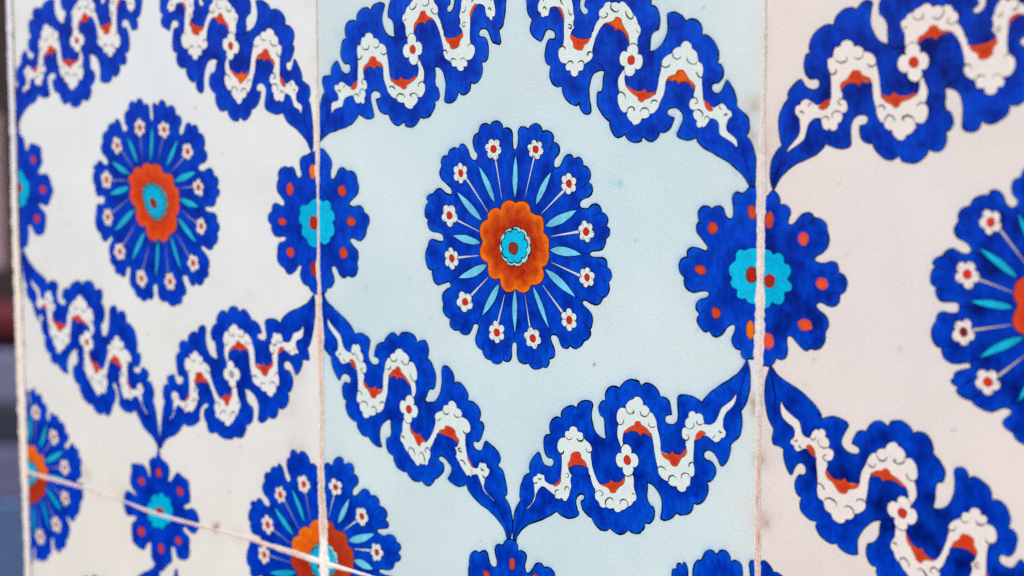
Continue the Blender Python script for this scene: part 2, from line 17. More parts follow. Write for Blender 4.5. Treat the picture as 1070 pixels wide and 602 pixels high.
MED = [[-1.04,32.53],[-0.17,33.1],[0.42,34.74],[0.49,36.67],[0.47,38.92],[1.5,40.26],[3.22,40.53],[5.12,39.79,1],[6.22,41.12],[8.35,41.85],[10.48,41.0],[11.35,39.26,1],[13.04,39.66],[15.15,39.19],[16.17,37.78],[16.02,36.19,1],[18.13,35.36],[18.81,33.81],[18.42,32.21],[17.09,30.87],[16.52,29.57],[16.54,28.11],[17.39,27.52],[19.05,28.13],[20.28,30.1],[21.26,31.42],[22.33,32.12],[23.98,32.21],[25.23,31.15,1],[27.28,31.64],[28.77,30.6],[29.12,29.06,1],[31.01,28.55],[32.25,27.06],[32.28,25.19],[31.49,23.88,1],[32.89,22.73],[33.16,20.87],[31.97,19.21],[29.94,18.32],[28.31,17.5],[27.75,16.39],[28.34,15.17],[31.21,15.07],[33.23,16.48],[35.25,16.82],[36.72,15.81],[37.31,14.29,1],[38.93,13.79],[39.92,11.99],[39.24,9.94,1],[40.62,8.93],[40.49,7.04],[39.07,5.79,1],[38.85,4.08],[37.91,2.42],[35.9,1.61],[33.47,1.26],[32.42,0.35],[33.09,-0.54],[35.54,-0.63],[38.21,-0.57],[39.6,-1.51],[39.79,-3.37,1],[41.26,-4.49],[41.78,-6.64],[40.52,-8.34,1],[40.88,-10.51],[39.95,-12.69],[38.19,-13.64,1],[37.0,-15.67],[34.98,-16.34],[32.51,-15.84],[30.69,-15.28],[29.47,-15.86],[29.89,-16.9],[31.73,-18.17],[33.39,-19.57],[34.0,-21.74],[33.46,-23.91],[32.65,-24.77,1],[33.17,-26.31],[32.29,-28.02],[30.24,-29.05,1],[29.03,-30.87],[26.96,-32.04],[25.29,-31.8],[24.27,-31.21,1],[23.2,-32.39],[21.09,-32.33],[19.8,-30.86],[18.93,-29.02],[17.48,-28.41],[16.04,-28.85],[15.8,-30.05],[16.42,-31.61],[17.55,-33.75],[17.57,-35.58],[16.73,-36.48],[15.2,-37.0,1],[15.05,-38.66],[13.95,-40.12],[12.23,-40.22,1],[10.51,-41.11],[8.35,-41.4],[6.6,-40.58],[5.89,-39.74,1],[3.53,-40.19],[1.5,-39.46],[0.6,-37.58],[0.58,-34.92],[0.22,-33.64],[-0.67,-33.21],[-1.64,-33.87],[-1.89,-36.23],[-2.04,-38.59],[-2.92,-40.04],[-4.43,-40.57],[-5.95,-40.1,1],[-7.11,-41.46],[-9.35,-42.03],[-11.16,-41.59],[-11.89,-40.88,1],[-13.89,-40.6],[-15.26,-39.29],[-15.73,-38.0,1],[-18.02,-36.93],[-18.94,-35.01],[-18.49,-32.93],[-17.59,-30.79],[-17.59,-29.44],[-18.69,-28.89],[-19.88,-29.51],[-20.8,-31.17],[-22.17,-33.03],[-24.02,-33.6],[-26.07,-33.17],[-27.0,-32.26,1],[-29.15,-32.51],[-31.02,-31.37],[-31.5,-29.71],[-31.03,-28.84,1],[-33.38,-27.88],[-34.8,-26.12],[-34.52,-23.9,1],[-35.18,-22.26],[-34.81,-20.16],[-32.92,-18.39],[-31.23,-17.4],[-31.24,-16.31],[-31.99,-15.57],[-34.81,-16.54],[-37.17,-17.2],[-39.26,-16.18],[-40.02,-14.2],[-40.21,-12.3,1],[-42.12,-11.66],[-43.46,-9.05],[-43.36,-6.29],[-42.12,-3.78,1],[-41.73,-2.18],[-40.02,-1.21],[-36.7,-1.74],[-34.82,-1.44],[-34.54,-0.06],[-35.29,0.96],[-37.18,1.41],[-40.49,1.61],[-41.92,2.72],[-42.49,4.38],[-42.11,5.43,1],[-43.63,6.67],[-43.82,8.7],[-43.06,10.66],[-41.91,11.9,1],[-42.86,12.85],[-41.91,14.28],[-39.54,14.99,1],[-38.12,16.44],[-36.24,17.04],[-34.83,16.46],[-33.43,15.55],[-31.1,15.18],[-30.36,16.1],[-31.1,17.53],[-32.97,18.94],[-35.3,20.13],[-36.43,22.07],[-36.05,23.78],[-35.31,24.69,1],[-35.78,26.48],[-34.84,28.21],[-32.51,28.87,1],[-31.59,30.73],[-29.27,31.72],[-27.43,31.62,1],[-26.52,32.99],[-24.68,33.09],[-22.85,31.54],[-21.94,29.28],[-20.75,28.02],[-19.21,27.92],[-18.4,28.82],[-18.31,30.14],[-19.86,31.7],[-20.41,34.3],[-19.7,36.44],[-17.9,37.38,1],[-17.01,39.72],[-14.77,40.8],[-12.36,40.26,1],[-11.21,41.42],[-9.0,41.84],[-7.05,40.83],[-6.52,39.43,1],[-4.59,39.78],[-2.83,39.09],[-2.12,37.51],[-2.1,34.61],[-1.74,33.01]]
MRING = [[-0.45,14.62,1],[0.85,15.24],[3.45,15.43],[5.63,14.3],[6.51,11.91,1],[8.67,11.3],[11.24,10.99],[12.28,8.82],[12.15,5.58,1],[14.03,4.46],[14.73,2.58],[14.6,-0.33,1],[14.63,-2.91],[13.55,-5.27],[11.68,-6.1,1],[12.47,-7.97],[11.9,-10.62],[9.34,-12.38],[6.76,-12.78,1],[5.91,-14.51],[3.74,-15.72],[1.56,-15.62],[-0.21,-14.82,1],[-1.96,-16.0],[-4.61,-16.28],[-6.85,-14.52],[-7.58,-11.94,1],[-9.99,-12.52],[-12.69,-11.13],[-13.35,-7.2,1],[-15.88,-6.1],[-17.07,-3.55],[-15.73,0.24,1],[-17.01,2.45],[-16.67,5.81],[-14.6,7.63],[-13.25,8.07,1],[-13.26,10.05],[-11.03,11.87],[-8.99,12.35],[-7.47,11.61,1],[-6.6,13.84],[-3.96,15.34],[-1.77,15.18]]
MTURQ = [[4.18,-0.77,1],[4.69,-1.49],[4.65,-2.2],[4.38,-2.86],[3.93,-3.42],[3.31,-3.85],[2.38,-3.85,1],[2.27,-4.76],[1.77,-5.32],[1.14,-5.7],[0.44,-5.88],[-0.28,-5.84],[-0.94,-5.25,1],[-1.64,-5.94],[-2.36,-6.08],[-3.06,-5.99],[-3.68,-5.7],[-4.17,-5.21],[-4.25,-4.3,1],[-5.2,-4.43],[-5.81,-4.09],[-6.26,-3.58],[-6.5,-2.94],[-6.52,-2.24],[-5.97,-1.43,1],[-6.74,-0.94],[-6.94,-0.28],[-6.92,0.42],[-6.67,1.1],[-6.21,1.69],[-5.29,2.0,1],[-5.5,2.88],[-5.21,3.55],[-4.73,4.1],[-4.11,4.5],[-3.39,4.69],[-2.53,4.37,1],[-2.1,5.22],[-1.45,5.59],[-0.75,5.73],[-0.05,5.67],[0.59,5.38],[0.99,4.58,1],[1.85,5.01],[2.55,4.9],[3.15,4.58],[3.61,4.08],[3.87,3.45],[3.63,2.55,1],[4.52,2.36],[4.95,1.83],[5.17,1.19],[5.17,0.5],[4.94,-0.18]]
MTRIM = [[5.37,-2.75],[5.43,-3.5],[5.14,-4.13],[4.72,-4.68],[4.18,-5.14],[3.55,-5.48],[2.74,-5.51],[2.36,-6.21],[1.77,-6.62],[1.12,-6.9],[0.42,-7.03],[-0.28,-7.01],[-0.93,-6.61],[-1.64,-7.05],[-2.35,-7.11],[-3.03,-7.02],[-3.66,-6.78],[-4.2,-6.4],[-4.5,-5.7],[-5.31,-5.73],[-5.91,-5.42],[-6.4,-4.98],[-6.76,-4.44],[-6.97,-3.82],[-6.8,-3.05],[-7.46,-2.65],[-7.76,-2.06],[-7.9,-1.42],[-7.87,-0.76],[-7.68,-0.1],[-7.1,0.5],[-7.39,1.19],[-7.29,1.86],[-7.03,2.5],[-6.62,3.08],[-6.09,3.56],[-5.29,3.79],[-5.12,4.56],[-4.66,5.1],[-4.09,5.53],[-3.44,5.83],[-2.74,5.98],[-1.98,5.78],[-1.41,6.36],[-0.73,6.61],[-0.04,6.69],[0.65,6.63],[1.29,6.41],[1.78,5.84],[2.56,6.06],[3.23,5.93],[3.84,5.65],[4.34,5.24],[4.73,4.72],[4.79,3.97],[5.54,3.77],[6.0,3.31],[6.32,2.75],[6.49,2.13],[6.5,1.48],[6.12,0.78],[6.61,0.21],[6.71,-0.43],[6.65,-1.09],[6.43,-1.73],[6.06,-2.32]]
MDOT = [-1.38,-0.93,2.19,2.1]
MLEAF = [[-0.9,16.22,-0.59,30.69,2.72],[8.63,14.65,15.3,26.12,2.89],[12.97,7.78,26.71,14.23,3.57],[14.93,0.02,28.82,-0.3,3.57],[12.97,-6.69,26.46,-14.71,3.4],[7.62,-13.02,14.91,-26.77,2.55],[-0.64,-15.0,-0.52,-30.21,2.55],[-8.01,-13.85,-15.79,-25.72,3.23],[-13.7,-7.76,-27.23,-13.73,3.57],[-16.82,-0.52,-30.05,0.94,3.23],[-16.22,7.37,-28.04,16.4,3.23],[-10.24,14.03,-17.84,26.15,2.89]]
MSTEM = [[7.62,30.0,3.45,15.88,0.77],[21.24,20.35,11.22,11.95,1.1],[26.81,7.14,15.56,4.59,1.1],[27.85,-7.4,15.66,-4.1,1.02],[20.94,-20.67,11.92,-12.25,1.1],[6.3,-27.93,3.92,-16.03,0.85],[-8.55,-27.37,-5.31,-17.35,1.02],[-21.3,-19.4,-13.14,-12.17,1.1],[-27.34,-6.51,-17.25,-4.9,1.02],[-28.3,6.53,-17.29,3.43,0.94],[-23.28,21.58,-13.44,10.7,1.02],[-9.8,28.66,-6.79,15.47,0.85]]
MFLO = [[8.27,33.24,3.65,3.44],[23.04,22.69,3.55,3.6],[30.68,7.47,3.5,3.59],[31.24,-7.7,3.27,3.56],[23.82,-22.73,3.67,3.67],[7.63,-30.86,3.71,3.74],[-8.98,-30.9,3.76,3.82],[-24.15,-21.87,3.96,3.66],[-30.6,-7.15,3.54,3.85],[-31.74,7.94,3.81,3.9],[-26.31,23.05,3.39,3.65],[-10.89,32.32,3.72,3.71]]
MTPL = {"n0":[-1.04,32.53],"n1":[16.63,27.86],"n2":[27.93,15.46],"n3":[32.42,0.35],"n4":[29.55,-16.17],"n5":[15.87,-29.0],"n6":[-0.67,-33.21],"n7":[-18.6,-28.95],"n8":[-31.71,-15.61],"n9":[-34.54,-0.12],"n10":[-30.45,16.16],"n11":[-18.94,28.06],"p0":[11.75,40.93],"p1":[29.77,29.29],"p2":[39.72,9.98],"p3":[41.16,-7.96],"p4":[31.23,-28.48],"p5":[10.51,-41.04],"p6":[-10.44,-41.7],"p7":[-30.84,-31.69],"p8":[-43.36,-8.35],"p9":[-43.73,8.37],"p10":[-35.12,28.39],"p11":[-12.99,40.69],"f0":[8.27,33.24],"f1":[23.03,22.82],"f2":[30.92,7.3],"f3":[31.4,-7.68],"f4":[24.16,-22.76],"f5":[7.63,-30.86],"f6":[-9.15,-30.98],"f7":[-23.87,-22.24],"f8":[-30.22,-7.25],"f9":[-31.83,7.4],"f10":[-26.31,23.05],"f11":[-10.89,32.19],"r0":[-0.46,15.4],"r1":[14.75,0.98],"r2":[-0.2,-16.01],"r3":[-17.08,-2.55],"c0":[-1.2,-0.59]}
MLM = {"T1":{"n0":[-0.76,33.36],"n1":[17.61,28.81],"n2":[29.41,15.31],"n3":[32.96,0.26],"n4":[30.07,-15.82],"n5":[17.88,-28.66],"n6":[-0.62,-33.71],"n7":[-18.55,-28.35],"n8":[-30.22,-16.45],"n9":[-34.28,-1.02],"n10":[-31.45,14.51],"n11":[-18.27,28.23],"p0":[9.6,41.52],"p1":[30.45,30.36],"p2":[41.21,9.0],"p3":[40.97,-8.89],"p4":[32.76,-27.71],"p5":[12.21,-41.4],"p6":[-9.99,-41.53],"p7":[-27.77,-31.77],"p8":[-41.18,-12.14],"p9":[-42.1,6.97],"p10":[-34.0,27.23],"p11":[-11.65,40.72],"f0":[7.33,30.16],"f1":[22.32,22.31],"f2":[28.95,8.01],"f3":[30.2,-7.25],"f4":[24.86,-22.67],"f5":[9.13,-31.68],"f6":[-10.17,-32.44],"f7":[-24.32,-22.9],"f8":[-32.18,-8.57],"f9":[-32.59,6.79],"f10":[-24.59,22.11],"f11":[-8.83,30.02],"r0":[-1.65,15.89],"r1":[16.43,3.82],"r2":[2.31,-15.95],"r3":[-16.63,3.45],"c0":[-0.57,-0.15]},"T3":{"n7":[-16.47,-29.08],"n8":[-28.59,-17.85],"n9":[-32.57,-2.32],"n10":[-29.76,13.94],"n11":[-16.93,27.07],"p7":[-32.05,-26.9],"p8":[-40.86,-11.2],"p9":[-41.92,4.84],"p10":[-33.36,25.4],"f7":[-22.59,-22.67],"f8":[-30.7,-9.32],"f9":[-30.55,6.69],"f10":[-24.03,22.31],"r3":[-16.14,-2.88],"c0":[0.0,0.0]},"C":{"n0":[-99.93,-102.57],"n1":[-82.24,-101.32],"n2":[-68.59,-113.54],"n10":[-130.38,-114.6],"n11":[-118.21,-102.95],"p0":[-85.85,-88.43],"p1":[-66.71,-103.07],"p2":[-57.22,-119.3],"p8":[-144.66,-138.69],"p9":[-143.18,-120.96],"p10":[-132.3,-101.51],"p11":[-113.38,-90.37],"f0":[-91.88,-100.69],"f1":[-77.61,-109.19],"f2":[-69.26,-121.75],"f8":[-133.68,-135.59],"f9":[-131.65,-123.38],"f10":[-123.66,-109.36],"f11":[-109.91,-102.83],"r0":[-100.09,-114.61],"r1":[-81.86,-126.08],"r3":[-117.81,-133.45],"c0":[-99.54,-132.49]},"L":{"n0":[-94.53,-99.4],"n1":[-81.27,-103.32],"n2":[-68.17,-114.08],"n3":[-59.88,-127.85],"n4":[-68.37,-145.97],"n5":[-81.17,-158.18],"n6":[-95.12,-164.99],"p0":[-89.56,-91.21],"p1":[-71.67,-102.5],"p2":[-57.89,-116.28],"p3":[-57.44,-136.95],"p4":[-72.41,-160.87],"p5":[-88.55,-169.96],"f0":[-90.88,-101.49],"f1":[-77.44,-110.66],"f2":[-69.58,-123.45],"f3":[-69.91,-137.36],"f4":[-77.07,-150.72],"f5":[-90.22,-158.85],"r0":[-96.29,-117.35],"r1":[-82.59,-128.32],"r2":[-94.74,-144.26],"c0":[-97.84,-131.41]},"Rr":{"n0":[97.58,-97.74],"n11":[76.73,-103.18],"p0":[107.29,-90.31],"p10":[68.97,-98.64],"p11":[85.8,-89.83],"c0":[100.0,-129.93],"f0":[108.3,-97.04],"f11":[85.03,-103.03]}}
